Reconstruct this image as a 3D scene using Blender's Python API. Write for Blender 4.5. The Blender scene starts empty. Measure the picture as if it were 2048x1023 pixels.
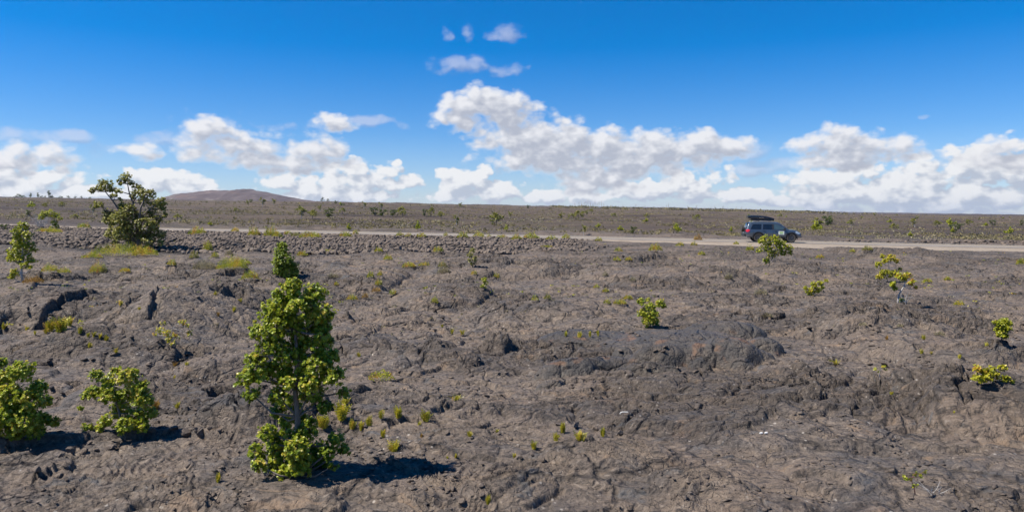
import bpy, bmesh, math, random
import numpy as np
from mathutils import Vector, Matrix
random.seed(7); QS = 1.0
SC = bpy.context.scene
COL = SC.collection
# ------------------------------------------------------------------ camera
FPX = 1462.0; CAMH = 3.0; HOR = 425.0        # focal length in photo pixels, eye height, row of eye level
cam = bpy.data.cameras.new('camera'); camo = bpy.data.objects.new('camera', cam); COL.objects.link(camo)
camo.location = (0, 0, CAMH); camo.rotation_euler = (math.radians(90), 0, 0)
cam.sensor_width = 36.0; cam.lens = 36.0*FPX/2048.0
cam.shift_y = -(511.5-HOR)/2048.0
cam.clip_start = 0.1; cam.clip_end = 20000
SC.camera = camo
SC.view_settings.view_transform = 'Standard'; SC.view_settings.look = 'None'
SC.view_settings.exposure = 0.72; SC.view_settings.gamma = 1.0
# ------------------------------------------------------------------ sun
SUN_EL = math.radians(54.0)
SDIR = Vector((-0.985*math.cos(SUN_EL), -0.17*math.cos(SUN_EL), math.sin(SUN_EL))).normalized()   # towards the sun
sl = bpy.data.lights.new('sun', 'SUN'); sl.energy = 4.9; sl.angle = math.radians(0.5); sl.color = (1.0, 0.935, 0.83)
so = bpy.data.objects.new('sun', sl); COL.objects.link(so)
so.rotation_euler = SDIR.to_track_quat('Z', 'Y').to_euler()
# ------------------------------------------------------------------ sky and clouds
W = bpy.data.worlds.new('World'); SC.world = W; W.use_nodes = True
nt = W.node_tree; nt.nodes.clear()
class NB:
    """tiny node-expression helper"""
    def __init__(s, t): s.t = t
    def n(s, typ, **k):
        o = s.t.nodes.new(typ)
        for a, b in k.items(): setattr(o, a, b)
        return o
    def lk(s, v, sock):
        if isinstance(v, (int, float)): sock.default_value = v
        elif isinstance(v, (tuple, list)):
            sock.default_value = tuple(v) if len(v) == len(sock.default_value) else (tuple(v)+(1.0,))[:len(sock.default_value)]
        else: s.t.links.new(v, sock)
    def m(s, op, a, b=0.0, c=None, clamp=False):
        o = s.n('ShaderNodeMath', operation=op, use_clamp=clamp)
        s.lk(a, o.inputs[0]); s.lk(b, o.inputs[1])
        if c is not None: s.lk(c, o.inputs[2])
        return o.outputs[0]
    def v(s, op, a, b=None, out=0):
        o = s.n('ShaderNodeVectorMath', operation=op); s.lk(a, o.inputs[0])
        if b is not None: s.lk(b, o.inputs[1])
        return o.outputs['Value'] if out == 'v' else o.outputs[0]
    def noise(s, vec, scale, detail=4, rough=0.5, dist=0.0, out='Fac', dim='3D', w=0.0):
        o = s.n('ShaderNodeTexNoise', noise_dimensions=dim)
        if vec is not None: s.lk(vec, o.inputs['Vector'])
        o.inputs['Scale'].default_value = scale; o.inputs['Detail'].default_value = detail
        o.inputs['Roughness'].default_value = rough; o.inputs['Distortion'].default_value = dist
        return o.outputs[out]
    def vor(s, vec, scale, detail=0, feature='F1', out='Distance', dim='3D', rand=1.0):
        o = s.n('ShaderNodeTexVoronoi', voronoi_dimensions=dim, feature=feature)
        s.lk(vec, o.inputs['Vector']); o.inputs['Scale'].default_value = scale
        if 'Detail' in o.inputs: o.inputs['Detail'].default_value = detail
        o.inputs['Randomness'].default_value = rand
        return o.outputs[out]
    def mr(s, v, a, b, c=0.0, d=1.0, smooth=False):
        o = s.n('ShaderNodeMapRange', clamp=True)
        if smooth: o.interpolation_type = 'SMOOTHSTEP'
        s.lk(v, o.inputs[0])
        for i, x in enumerate((a, b, c, d)): s.lk(x, o.inputs[i+1])
        return o.outputs[0]
    def mix(s, f, a, b, typ='MIX'):
        o = s.n('ShaderNodeMix', data_type='RGBA', blend_type=typ)
        s.lk(f, o.inputs[0]); s.lk(a, o.inputs[6]); s.lk(b, o.inputs[7])
        return o.outputs[2]
    def comb(s, x, y, z):
        o = s.n('ShaderNodeCombineXYZ'); s.lk(x, o.inputs[0]); s.lk(y, o.inputs[1]); s.lk(z, o.inputs[2])
        return o.outputs[0]

def azel(px, py):
    dx, dz = (px-1024)/FPX, (HOR-py)/FPX
    return math.atan2(dx, 1), math.atan2(dz, math.hypot(dx, 1))
CL_BACK = [(60,372,95,36,1),(0,360,70,40,1),(150,392,90,18,1),(250,392,70,16,.9),(330,372,100,32,1),(430,388,45,18,.8),(545,392,60,18,.8),(600,378,80,36,1),
 (690,362,90,40,1),(770,360,68,38,1),(650,396,170,16,1),(915,362,62,32,1),(895,388,60,20,1),(985,385,80,28,1),(950,350,35,22,.9),(1090,396,34,20,1),(1170,394,80,18,1),
 (1290,385,90,26,1),(1390,372,75,38,1),(1450,395,120,20,1),(1540,398,110,16,1),(1680,385,140,46,1),(1630,372,70,34,1),(1800,365,130,50,1),
 (1900,390,170,42,1),(2020,350,110,62,1),(1960,325,60,46,1),(2100,370,120,80,1),(-80,370,90,60,1),(2250,360,120,90,1),(-250,360,100,60,1),(-420,370,90,40,.9),(2480,370,110,60,.9)]
CL_FRONT = [(40,315,95,26,.85),(20,300,50,20,.7),(280,307,32,18,.75),(430,272,48,32,.95),(400,300,60,28,.8),(480,300,90,34,.9),
 (560,312,110,32,.8),(630,300,85,30,.75),(660,318,70,24,.7),(662,247,42,19,.95),
 (960,212,78,40,1),(915,238,60,26,.9),(1015,228,85,42,1),(1045,272,105,42,1),(1120,278,70,44,1),(1080,315,120,38,1),(1200,295,110,42,1),(1290,290,105,34,1),
 (1250,322,150,40,1),(1210,358,110,32,1),(1400,290,75,30,.95),(1450,290,55,24,.9),
 (1680,290,85,32,1),(1750,300,75,30,1),(1620,284,42,16,.9),(1700,318,90,26,1),(1990,298,70,22,.8),(2060,320,80,20,.8),
 ]
CL_WISP = [(915,135,52,20,1),(955,132,50,17,.9),(1018,138,34,12,.8),(872,132,26,12,.6),(1022,68,34,17,1),(990,74,24,10,.8),(932,68,18,19,.9),(887,70,14,14,.9),(1162,2,8,8,.7),
 (150,271,34,14,1),(50,274,80,16,.9),(110,268,60,10,.7),(722,246,58,16,1),(785,251,40,12,.9),(600,255,40,14,.8),(350,285,70,22,.9),(215,300,40,14,.7),(1515,330,70,18,1),(1570,322,50,14,.9),(1500,292,40,18,1),(540,262,40,12,.6),(1840,235,10,5,.7),(430,270,90,40,.6),(1850,320,50,30,.9)]
def cloud_group(name, ells, puff, seed, amp=1.55, sc=1.22):
    g = bpy.data.node_groups.new(name, 'ShaderNodeTree')
    g.interface.new_socket('P', in_out='INPUT', socket_type='NodeSocketVector')
    g.interface.new_socket('D', in_out='OUTPUT', socket_type='NodeSocketFloat')
    b = NB(g); gi = b.n('NodeGroupInput'); go = b.n('NodeGroupOutput')
    P0 = gi.outputs[0]
    # warp
    wn = b.noise(b.v('ADD', P0, (seed, seed*2, 0)), 16, 3, 0.6, out='Color')
    P = b.v('ADD', P0, b.v('MULTIPLY', b.v('SUBTRACT', wn, (0.5,0.5,0.5)), (0.060, 0.034, 0)))
    E = None
    for (cx, cy, rx, ry, w) in ells:
        a, e = azel(cx, cy)
        dv = b.v('MULTIPLY', b.v('SUBTRACT', P, (a, e, 0)), (FPX/rx/sc, FPX/ry/sc, 0)); d = b.v('DOT_PRODUCT', dv, dv, out='v')
        t = b.m('MULTIPLY_ADD', d, -w, w*1.0)
        E = t if E is None else b.m('SMOOTH_MAX', E, t, 0.12)
    Ps = b.v('MULTIPLY', b.v('ADD', P0, (seed, seed, 0)), (1, 1.5, 1))
    f1 = b.noise(Ps, 20, 6, 0.60)
    vo = b.vor(b.v('ADD', Ps, b.v('MULTIPLY', wn, (0.02,0.02,0))), 34, 2.0, 'F1', dim='2D')
    pf = b.m('SUBTRACT', 0.42, vo)
    D = b.m('ADD', E, b.m('MULTIPLY', b.m('SUBTRACT', f1, 0.5), amp))
    D = b.m('ADD', D, b.m('MULTIPLY', pf, puff))
    b.lk(D, go.inputs[0])
    return g
b = NB(nt)
tc = b.n('ShaderNodeTexCoord'); dirn = tc.outputs['Generated']
sx = b.n('ShaderNodeSeparateXYZ'); b.lk(dirn, sx.inputs[0])
az = b.m('ARCTAN2', sx.outputs[0], sx.outputs[1]); el = b.m('ARCSINE', sx.outputs[2])
PV = b.comb(az, el, 0.0)
sky = b.n('ShaderNodeTexSky', sky_type='NISHITA'); sky.sun_disc = False
sky.sun_elevation = SUN_EL; sky.sun_rotation = math.atan2(SDIR.x, SDIR.y)
sky.altitude = 1000; sky.air_density = 1.0; sky.dust_density = 0.15; sky.ozone_density = 2.0
skc = b.mix(1.0, sky.outputs[0], (0.62, 0.84, 1.12), 'MULTIPLY')
hs = b.n('ShaderNodeHueSaturation'); b.lk(skc, hs.inputs['Color']); hs.inputs['Saturation'].default_value = 1.42
skc = b.mix(b.mr(el, 0.0, 0.22, 0, 1), b.mix(1.0, sky.outputs[0], (0.68, 0.77, 1.03), 'MULTIPLY'), hs.outputs[0])
def layer(nm, ells, puff, seed, soft, thr, lit, shade, emb, low, amp=1.55, sc=1.22):
    g = cloud_group(nm, ells, puff, seed, amp, sc)
    n1 = b.n('ShaderNodeGroup'); n1.node_tree = g; b.lk(PV, n1.inputs[0])
    n2 = b.n('ShaderNodeGroup'); n2.node_tree = g; b.lk(b.v('ADD', PV, (-0.0085, 0.012, 0)), n2.inputs[0])
    d1 = n1.outputs[0]; d2 = n2.outputs[0]
    al = b.mr(d1, thr, thr+soft, 0, 1, True)
    e = b.m('MULTIPLY_ADD', b.m('SUBTRACT', d1, d2), emb, low)
    thick = b.mr(d1, thr+0.15, thr+1.0, 0, -0.22)
    e = b.m('ADD', e, thick)
    e = b.mr(e, 0, 1, 0, 1, True)
    return al, b.mix(e, shade, lit)
aB, cB = layer('cloud_low', CL_BACK, 0.75, 3.1, 0.34, 0.10, (0.93,0.94,0.96), (0.52,0.58,0.69), 1.5, 0.54)
aF, cF = layer('cloud_high', CL_FRONT, 0.55, 8.7, 0.62, 0.04, (0.92,0.92,0.95), (0.50,0.53,0.62), 1.15, 0.42, 1.35, 1.34)
aW, cW = layer('cloud_wisp', CL_WISP, 0.5, 5.3, 0.9, 0.05, (0.80,0.80,0.90), (0.44,0.47,0.62), 1.0, 0.40, 1.5, 1.25)
aW = b.m('MULTIPLY', aW, 0.46)
ccol = b.mix(aF, b.mix(b.m('MULTIPLY', aW, b.m('SUBTRACT', 1.0, aB)), cB, cW), cF)
ccol = b.mix(b.m('GREATER_THAN', b.m('MAXIMUM', aB, aF), 0.002), cW, ccol)
alpha = b.m('SUBTRACT', 1.0, b.m('MULTIPLY', b.m('SUBTRACT', 1.0, aB), b.m('MULTIPLY', b.m('SUBTRACT', 1.0, aW), b.m('SUBTRACT', 1.0, b.m('MULTIPLY', aF, 0.96)))))
bg1 = b.n('ShaderNodeBackground'); b.lk(skc, bg1.inputs[0]); bg1.inputs[1].default_value = 0.075
bg2 = b.n('ShaderNodeBackground'); b.lk(ccol, bg2.inputs[0]); bg2.inputs[1].default_value = 0.58
mx = b.n('ShaderNodeMixShader'); b.lk(alpha, mx.inputs[0])
nt.links.new(bg1.outputs[0], mx.inputs[1]); nt.links.new(bg2.outputs[0], mx.inputs[2])
wo = b.n('ShaderNodeOutputWorld'); nt.links.new(mx.outputs[0], wo.inputs[0])
W.cycles.sampling_method = 'MANUAL'; W.cycles.sample_map_resolution = 512
# ------------------------------------------------------------------ object helpers
def tag(o, label=None, cat=None, group=None, kind=None):
    if label: o['label'] = label
    if cat: o['category'] = cat
    if group: o['group'] = group
    if kind: o['kind'] = kind
    return o
def empty(name, loc, rz=0.0):
    o = bpy.data.objects.new(name, None); COL.objects.link(o); o.location = loc; o.rotation_euler = (0, 0, rz)
    o.empty_display_size = 0.2
    return o
def mesh_np(name, V, loops, starts, tots, mat, parent=None, smooth=False, tint=None, attrs=None):
    me = bpy.data.meshes.new(name)
    V = np.ascontiguousarray(V, dtype=np.float32)
    me.vertices.add(len(V)); me.vertices.foreach_set('co', V.ravel())
    me.loops.add(len(loops)); me.loops.foreach_set('vertex_index', np.ascontiguousarray(loops, dtype=np.int32))
    me.polygons.add(len(starts)); me.polygons.foreach_set('loop_start', np.ascontiguousarray(starts, dtype=np.int32))
    me.polygons.foreach_set('loop_total', np.ascontiguousarray(tots, dtype=np.int32))
    if smooth: me.polygons.foreach_set('use_smooth', np.ones(len(starts), dtype=bool))
    me.update(calc_edges=True)
    if tint is not None:
        a = me.attributes.new('tint', 'FLOAT', 'FACE'); a.data.foreach_set('value', np.ascontiguousarray(tint, dtype=np.float32))
    if attrs:
        for k, arr in attrs.items():
            a = me.attributes.new(k, 'FLOAT', 'POINT'); a.data.foreach_set('value', np.ascontiguousarray(arr, dtype=np.float32))
    me.materials.append(mat)
    o = bpy.data.objects.new(name, me); COL.objects.link(o)
    if parent: o.parent = parent
    return o
class MB:
    """collects verts / faces, links them as one mesh"""
    def __init__(s): s.v = []; s.f = []
    def add(s, vs, fs):
        k = len(s.v); s.v += [tuple(p) for p in vs]; s.f += [tuple(i+k for i in f) for f in fs]
    def tube(s, pts, rad, n=6, cap=True):
        pts = [Vector(p) for p in pts]; rings = []; up = Vector((0.13, 0.31, 0.94)).normalized(); k = len(s.v)
        for i, p in enumerate(pts):
            t = (pts[min(i+1, len(pts)-1)]-pts[max(i-1, 0)]).normalized()
            a = t.cross(up)
            if a.length < 1e-3: a = t.cross(Vector((1, 0, 0)))
            a.normalize(); c = t.cross(a); r = rad[i]
            for j in range(n):
                w = 2*math.pi*j/n; s.v.append(tuple(p+a*math.cos(w)*r+c*math.sin(w)*r))
        for i in range(len(pts)-1):
            for j in range(n):
                j2 = (j+1) % n; s.f.append((k+i*n+j, k+i*n+j2, k+(i+1)*n+j2, k+(i+1)*n+j))
        if cap:
            s.f.append(tuple(k+j for j in range(n))[::-1]); s.f.append(tuple(k+(len(pts)-1)*n+j for j in range(n)))
    def box(s, c, d, M=None):
        vs = [Vector((c[0]+x*d[0]/2, c[1]+y*d[1]/2, c[2]+z*d[2]/2)) for x in (-1, 1) for y in (-1, 1) for z in (-1, 1)]
        if M: vs = [M @ p for p in vs]
        s.add(vs, [(0,1,3,2),(4,6,7,5),(0,4,5,1),(2,3,7,6),(0,2,6,4),(1,5,7,3)])
    def build(s, name, mat, parent=None, smooth=False, bevel=0.0):
        me = bpy.data.meshes.new(name); me.from_pydata(s.v, [], s.f); me.materials.append(mat)
        if smooth: me.polygons.foreach_set('use_smooth', np.ones(len(me.polygons), dtype=bool))
        bm = bmesh.new(); bm.from_mesh(me); bmesh.ops.recalc_face_normals(bm, faces=bm.faces)
        if bevel: bmesh.ops.bevel(bm, geom=bm.edges[:], offset=bevel, segments=2, affect='EDGES', clamp_overlap=True)
        bm.to_mesh(me); bm.free()
        o = bpy.data.objects.new(name, me); COL.objects.link(o)
        if parent: o.parent = parent
        return o
# ------------------------------------------------------------------ noise
def _hash(ix, iy, s):
    h = (ix.astype(np.int64)*374761393 + iy.astype(np.int64)*668265263 + s*1274126177) & 0xffffffff
    h = ((h ^ (h >> 13))*1274126177) & 0xffffffff
    h = h ^ (h >> 16)
    h = (h*2246822519) & 0xffffffff
    return ((h ^ (h >> 15)) & 0xffffff).astype(np.float32)/float(0x1000000)
def perlin(x, y, s=0):
    ix = np.floor(x); iy = np.floor(y); fx = (x-ix).astype(np.float32); fy = (y-iy).astype(np.float32)
    ux = fx*fx*fx*(fx*(fx*6-15)+10); uy = fy*fy*fy*(fy*(fy*6-15)+10)
    def g(dx, dy):
        a = _hash(ix+dx, iy+dy, s)*(2*np.pi)
        return np.cos(a)*(fx-dx)+np.sin(a)*(fy-dy)
    a = g(0, 0); c = g(1, 0); d = g(0, 1); e = g(1, 1)
    return ((a+(c-a)*ux)*(1-uy)+(d+(e-d)*ux)*uy)*1.5
def voro(x, y, s=0):
    """F1, F2, cell id (0..1), vector to the cell point"""
    ix = np.floor(x); iy = np.floor(y)
    F1 = np.full(x.shape, 9.0, np.float32); F2 = F1.copy(); ID = np.zeros_like(F1); VX = np.zeros_like(F1); VY = np.zeros_like(F1)
    for dx in (-1, 0, 1):
        for dy in (-1, 0, 1):
            cx = ix+dx; cy = iy+dy
            px = (cx+_hash(cx, cy, s)-x).astype(np.float32); py = (cy+_hash(cx, cy, s+77)-y).astype(np.float32)
            d = np.sqrt(px*px+py*py)
            nearer = d < F1
            F2 = np.where(nearer, F1, np.minimum(F2, d))
            ID = np.where(nearer, _hash(cx, cy, s+191), ID); VX = np.where(nearer, px, VX); VY = np.where(nearer, py, VY)
            F1 = np.where(nearer, d, F1)
    return F1, F2, ID, VX, VY
def sst(a, b, x):
    t = np.clip((x-a)/(b-a), 0, 1); return t*t*(3-2*t)
# ------------------------------------------------------------------ road line in plan
RH = math.radians(-10.0); RT = math.tan(RH)
def road_near_y(x): return 70.0 + RT*(x-24.7)          # near edge of the asphalt
_pts = [(600,466),(1050,475),(1540,487.5),(2048,497)]
_rx = []; _rz = []
for (px, py) in _pts:
    q = (px-1024)/FPX; Y = (70.0-RT*24.7)/(1-RT*q); _rx.append(q*Y); _rz.append(CAMH-(py-HOR)*Y/FPX)
RC = np.polyfit(_rx, _rz, 1)
def road_z(x): return np.clip(RC[0]*x+RC[1], -1.2, 2.2)
ROADW = 8.0
def Hb(x, y):
    """broad ground height: planes, far rise, skyline"""
    r = np.hypot(x, y)
    base = 0.0 + sst(24, 58, y)*road_z(x)
    base = base*(y > -20)
    # far plain: rises in a straight line of sight up to a skyline that is higher on the left
    q = np.clip(x/np.maximum(y, 1.0), -1.6, 1.6)
    pxx = 1024+q*FPX
    e = np.interp(pxx, [-1300,0,650,1000,1100,1350,1700,2048,3400], [26,25,20.5,15.0,12.0,6.5,-2.5,-5.0,-8])
    s_sky = e/FPX
    zr = road_z(x)
    D = 900.0
    t = np.clip((r-88)/(D-88), 0, 1)
    zs = CAMH + s_sky*D
    far = zr+(zs-zr)*(t*0.9+0.1*t*t)
    e2 = np.interp(pxx, [-1300,300,650,1000,1350,1700,2048,3400], [10,12,18,14.6,10.2,1.2,-3.2,-6])
    z3 = CAMH + e2/FPX*3600
    t2 = np.clip((r-D)/(3600-D), 0, 1)
    drop = zs-2.5*np.sin(np.pi*np.clip(t2*2, 0, 1))
    beyond = zs*(1-t2**1.0)+z3*t2 - np.sin(np.pi*np.clip(t2, 0, 1))*(9.0)
    beyond = np.where(r > 3600, z3-(r-3600)*0.012, beyond)
    far = np.where(r > D, beyond, far)
    k = sst(80, 96, r*1.0)*(y > 0)
    return base*(1-k)+far*k
# ------------------------------------------------------------------ hand placed lava features (plan positions worked out from eye height)
BIGM = [   # broad rises without an edge: px, py, width px, depth m, height
 (400,625,330,9.0,.85),(330,650,170,3.0,.25),(120,610,330,9.0,.50),(1835,515,300,12.0,.62),(560,562,130,5.0,.50),(1400,520,420,10.0,.18),(60,520,260,9,.20)]
def und_near(x, y, r):
    und = 0.24*perlin(x/13, y/13, 5)+0.12*perlin(x/5.1, y/5.1, 6)
    return und*np.interp(r, [0,7,14,30,60], [.35,.5,.8,1.0,1.0])
def gp(px, py, z=None):
    zz = 0.0 if z is None else z
    for _ in range(1 if z is not None else 14):
        Y = (CAMH-zz)*FPX/(py-HOR); X = (px-1024)/FPX*Y
        if z is None:
            a = np.array([X]); b_ = np.array([Y]); t = float(Hb(a, b_)[0]+und_near(a, b_, np.hypot(a, b_))[0])
            for (cx, cy, p, q, h) in BIG: t += h*float(1-sst(0, 1.25, np.sqrt(((a-cx)/p)**2+((b_-cy)/q)**2))[0])
            zz = zz*.5+t*.5
    return X, Y
BIG = []
for (px, py, w, d, h) in BIGM:
    x, y = gp(px, py, .3*h); BIG.append((x, y, w/FPX*y/2, d/2, h))
def LB(px, py, wpx, depth, h, rot=0.0, p=2.0):
    x, y = gp(px, py); return (x, y, wpx/FPX*y/2, depth/2, h, math.radians(rot), p)
LOBES = [  # pillows and tumuli: plan centre, half width, half depth, height, rotation
 # fresh dark toes in the middle
 LB(1452,725,150,1.1,.50,4), LB(1315,735,130,0.95,.46,6), LB(1290,750,100,.42,.26,-4), LB(1372,735,38,.4,.22,60), LB(1345,690,300,2.2,.28,0),
 LB(1165,680,200,1.8,.24,0), LB(1150,752,190,0.65,.32,27), LB(1100,776,70,.3,.12,35), LB(1200,737,70,.5,.2,10), LB(1525,706,80,.8,.34,-30), LB(1440,672,170,1.4,.36,-12),
 LB(1247,715,46,.5,.22,40), LB(1232,732,30,.3,.17,30), LB(1260,690,50,.5,.16,40), LB(1250,750,60,.3,.14,20), LB(1545,712,30,.3,.10,-40), LB(1390,727,330,.8,.40,3), LB(1190,742,240,.7,.26,20), LB(1400,742,60,.35,.24,10), LB(1482,738,50,.3,.22,-10), LB(1340,752,50,.28,.18,0),
 # pillows right of the tree
 LB(997,706,62,.55,.30,0), LB(937,737,56,.5,.22,0), LB(760,716,44,.5,.14,0), LB(797,738,52,.5,.16,0), LB(770,683,60,.7,.14,10), LB(850,672,70,.9,.16,0), LB(740,700,80,.9,.12,0),
 LB(880,712,70,.6,.16,0), LB(1050,690,60,.8,.16,0), LB(905,684,50,.7,.14,30), LB(1010,655,110,1.6,.16,0), LB(820,640,130,2.2,.2,0), LB(700,660,110,1.8,.2,0), LB(970,636,120,2.4,.16,0),
 # smooth dome with a dark lip
 LB(880,602,190,4.6,.42,-6,3.0),
 # foreground dome slab, left mound right, bottom dark blocks
 LB(1020,975,170,1.2,.22,-14,3.0), LB(1385,965,180,.8,.16,8,2.5), LB(1225,915,250,1.4,.20,-12,2.6), LB(1960,810,330,3.2,.32,-10,2.6), LB(1460,990,120,.5,.14,0), LB(1660,960,190,1.0,.13,0,3),
 LB(860,885,330,.9,.12,0,3), LB(525,840,260,1.4,.28,4,2.6), LB(440,745,190,1.7,.3,-12,2.6), LB(260,720,200,1.6,.2,0,2.6), LB(210,790,180,1.3,.22,0,2.6), LB(120,700,200,1.6,.2,0,2.8),
 LB(200,985,600,1.6,.10,4,3.5), LB(700,1010,360,.8,.06,0,4), LB(1540,1020,200,.6,.1,0,2.5),
 LB(1330,560,330,7,.45,0,3), LB(1620,560,260,7,.3,0,3), LB(1830,700,260,4,.22,0,2.6), LB(1740,655,240,4.5,.28,0,3), LB(1900,640,300,4,.2,0,3), LB(1610,745,200,1.9,.12,0,3),
 LB(1130,620,240,4,.22,0,3), LB(1000,540,320,8,.4,0,3), LB(700,560,240,6,.4,0,3), LB(1780,820,200,1.2,.1,0,3), LB(1560,850,420,2.4,.12,0,3), LB(1310,830,300,1.9,.12,0,3),
]
def LG(pts, h, w, soft=.05):
    return ([gp(a, c) for (a, c) in pts], h, w, soft)
# steps: ground on the far side of each line stands higher by h, fading back over w metres
LEDGES = [
 LG([(-60,668),(60,655),(100,632),(150,612),(212,600)], .27, 3.0, .05),
 LG([(60,600),(75,570),(90,560)], .20, 1.0, .08),
 LG([(205,668),(240,650),(300,628),(330,602)], .22, 1.6, .05),
 LG([(250,655),(262,625),(300,610),(322,640)], .16, .8, .04), LG([(330,585),(400,575),(470,590)], .14, 1.2, .04), LG([(520,660),(480,630),(400,625),(350,628)], .12, .8, .04),
 LG([(-20,570),(60,566),(130,566),(185,558)], .22, 1.5, .05),
 LG([(-80,905),(60,890),(160,884),(330,868),(470,880),(560,868)], .12, 1.3, .03),
 LG([(60,980),(120,955),(150,950)], .09, .6, .02),
 LG([(-30,945),(60,935),(130,915),(200,905)], .07, .6, .02),
 LG([(1160,800),(1240,790),(1330,800)], .06, .8, .03),
 LG([(980,650),(1080,643),(1200,640)], .12, 1.0, .04),
 LG([(1560,668),(1640,675),(1720,672),(1840,668),(1900,690)], .16, 1.2, .05),
 LG([(960,620),(1010,615),(1070,600)], .1, 1.0, .05),
 LG([(1270,530),(1330,520),(1360,518)], .35, 3.0, .2),
 LG([(1440,555),(1480,552),(1510,550)], .3, 3.0, .15),
 LG([(1640,500),(1720,512),(1800,510)], .3, 3.0, .2),
 LG([(280,545),(330,548),(350,545)], .3, 2.0, .1),
 LG([(690,620),(760,628),(830,622)], .12, 1.5, .05),
 LG([(1850,840),(1930,850),(2060,862)], .08, .8, .03),
]
# holes: px, py, half width px, half depth m, depth, rotation
PITM = [(447,778,38,.42,.45,30),(470,790,30,.3,.35,10),(150,772,16,.16,.3,60),(985,722,14,.12,.18,0),(90,728,22,.18,.2,10),(258,706,14,.16,.25,20),(60,650,100,.7,.34,0),(20,656,80,.5,.36,0),(135,646,60,.6,.30,10),
 (500,560,52,1.1,.75,-50),(470,545,34,1.0,.6,-20),(262,645,12,.5,.3,80),(207,655,40,.35,.3,30),(1112,715,10,.1,.1,0),(1720,845,12,.1,.1,0),(844,718,10,.1,.2,0),(312,612,12,.4,.35,80),
 (240,572,50,.5,.25,10),(370,552,36,.7,.3,0),(460,600,40,.6,.25,-20),(1580,695,14,.3,.25,-40),(1120,800,10,.08,.1,0),(1425,740,22,.2,.12,0),
 (1040,545,26,.7,.3,20),(1085,595,10,.3,.25,0),(1100,645,14,.2,.2,20),(1215,640,14,.2,.2,0),(1160,558,40,.7,.2,30),(1985,600,10,.4,.2,0),(1998,700,12,.2,.2,0),(1275,745,14,.12,.1,0)]
PITS = []
for (px, py, w, d, h, r) in PITM:
    x, y = gp(px, py); PITS.append((x, y, w/FPX*y, d, h, math.radians(r)))
ROPE_Z = [gp(*p)+(r,) for p, r in [((900,900),1.4),((1010,960),1.1),((1180,940),1.3),((600,900),1.2),((200,960),1.6),((420,900),1.2),((1000,840),1.6),((1340,680),1.8),((350,740),1.5),((1750,700),3.0),((900,600),3.5),((1400,1000),1.0),((1120,770),1.0),((330,600),3.0)]]

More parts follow.
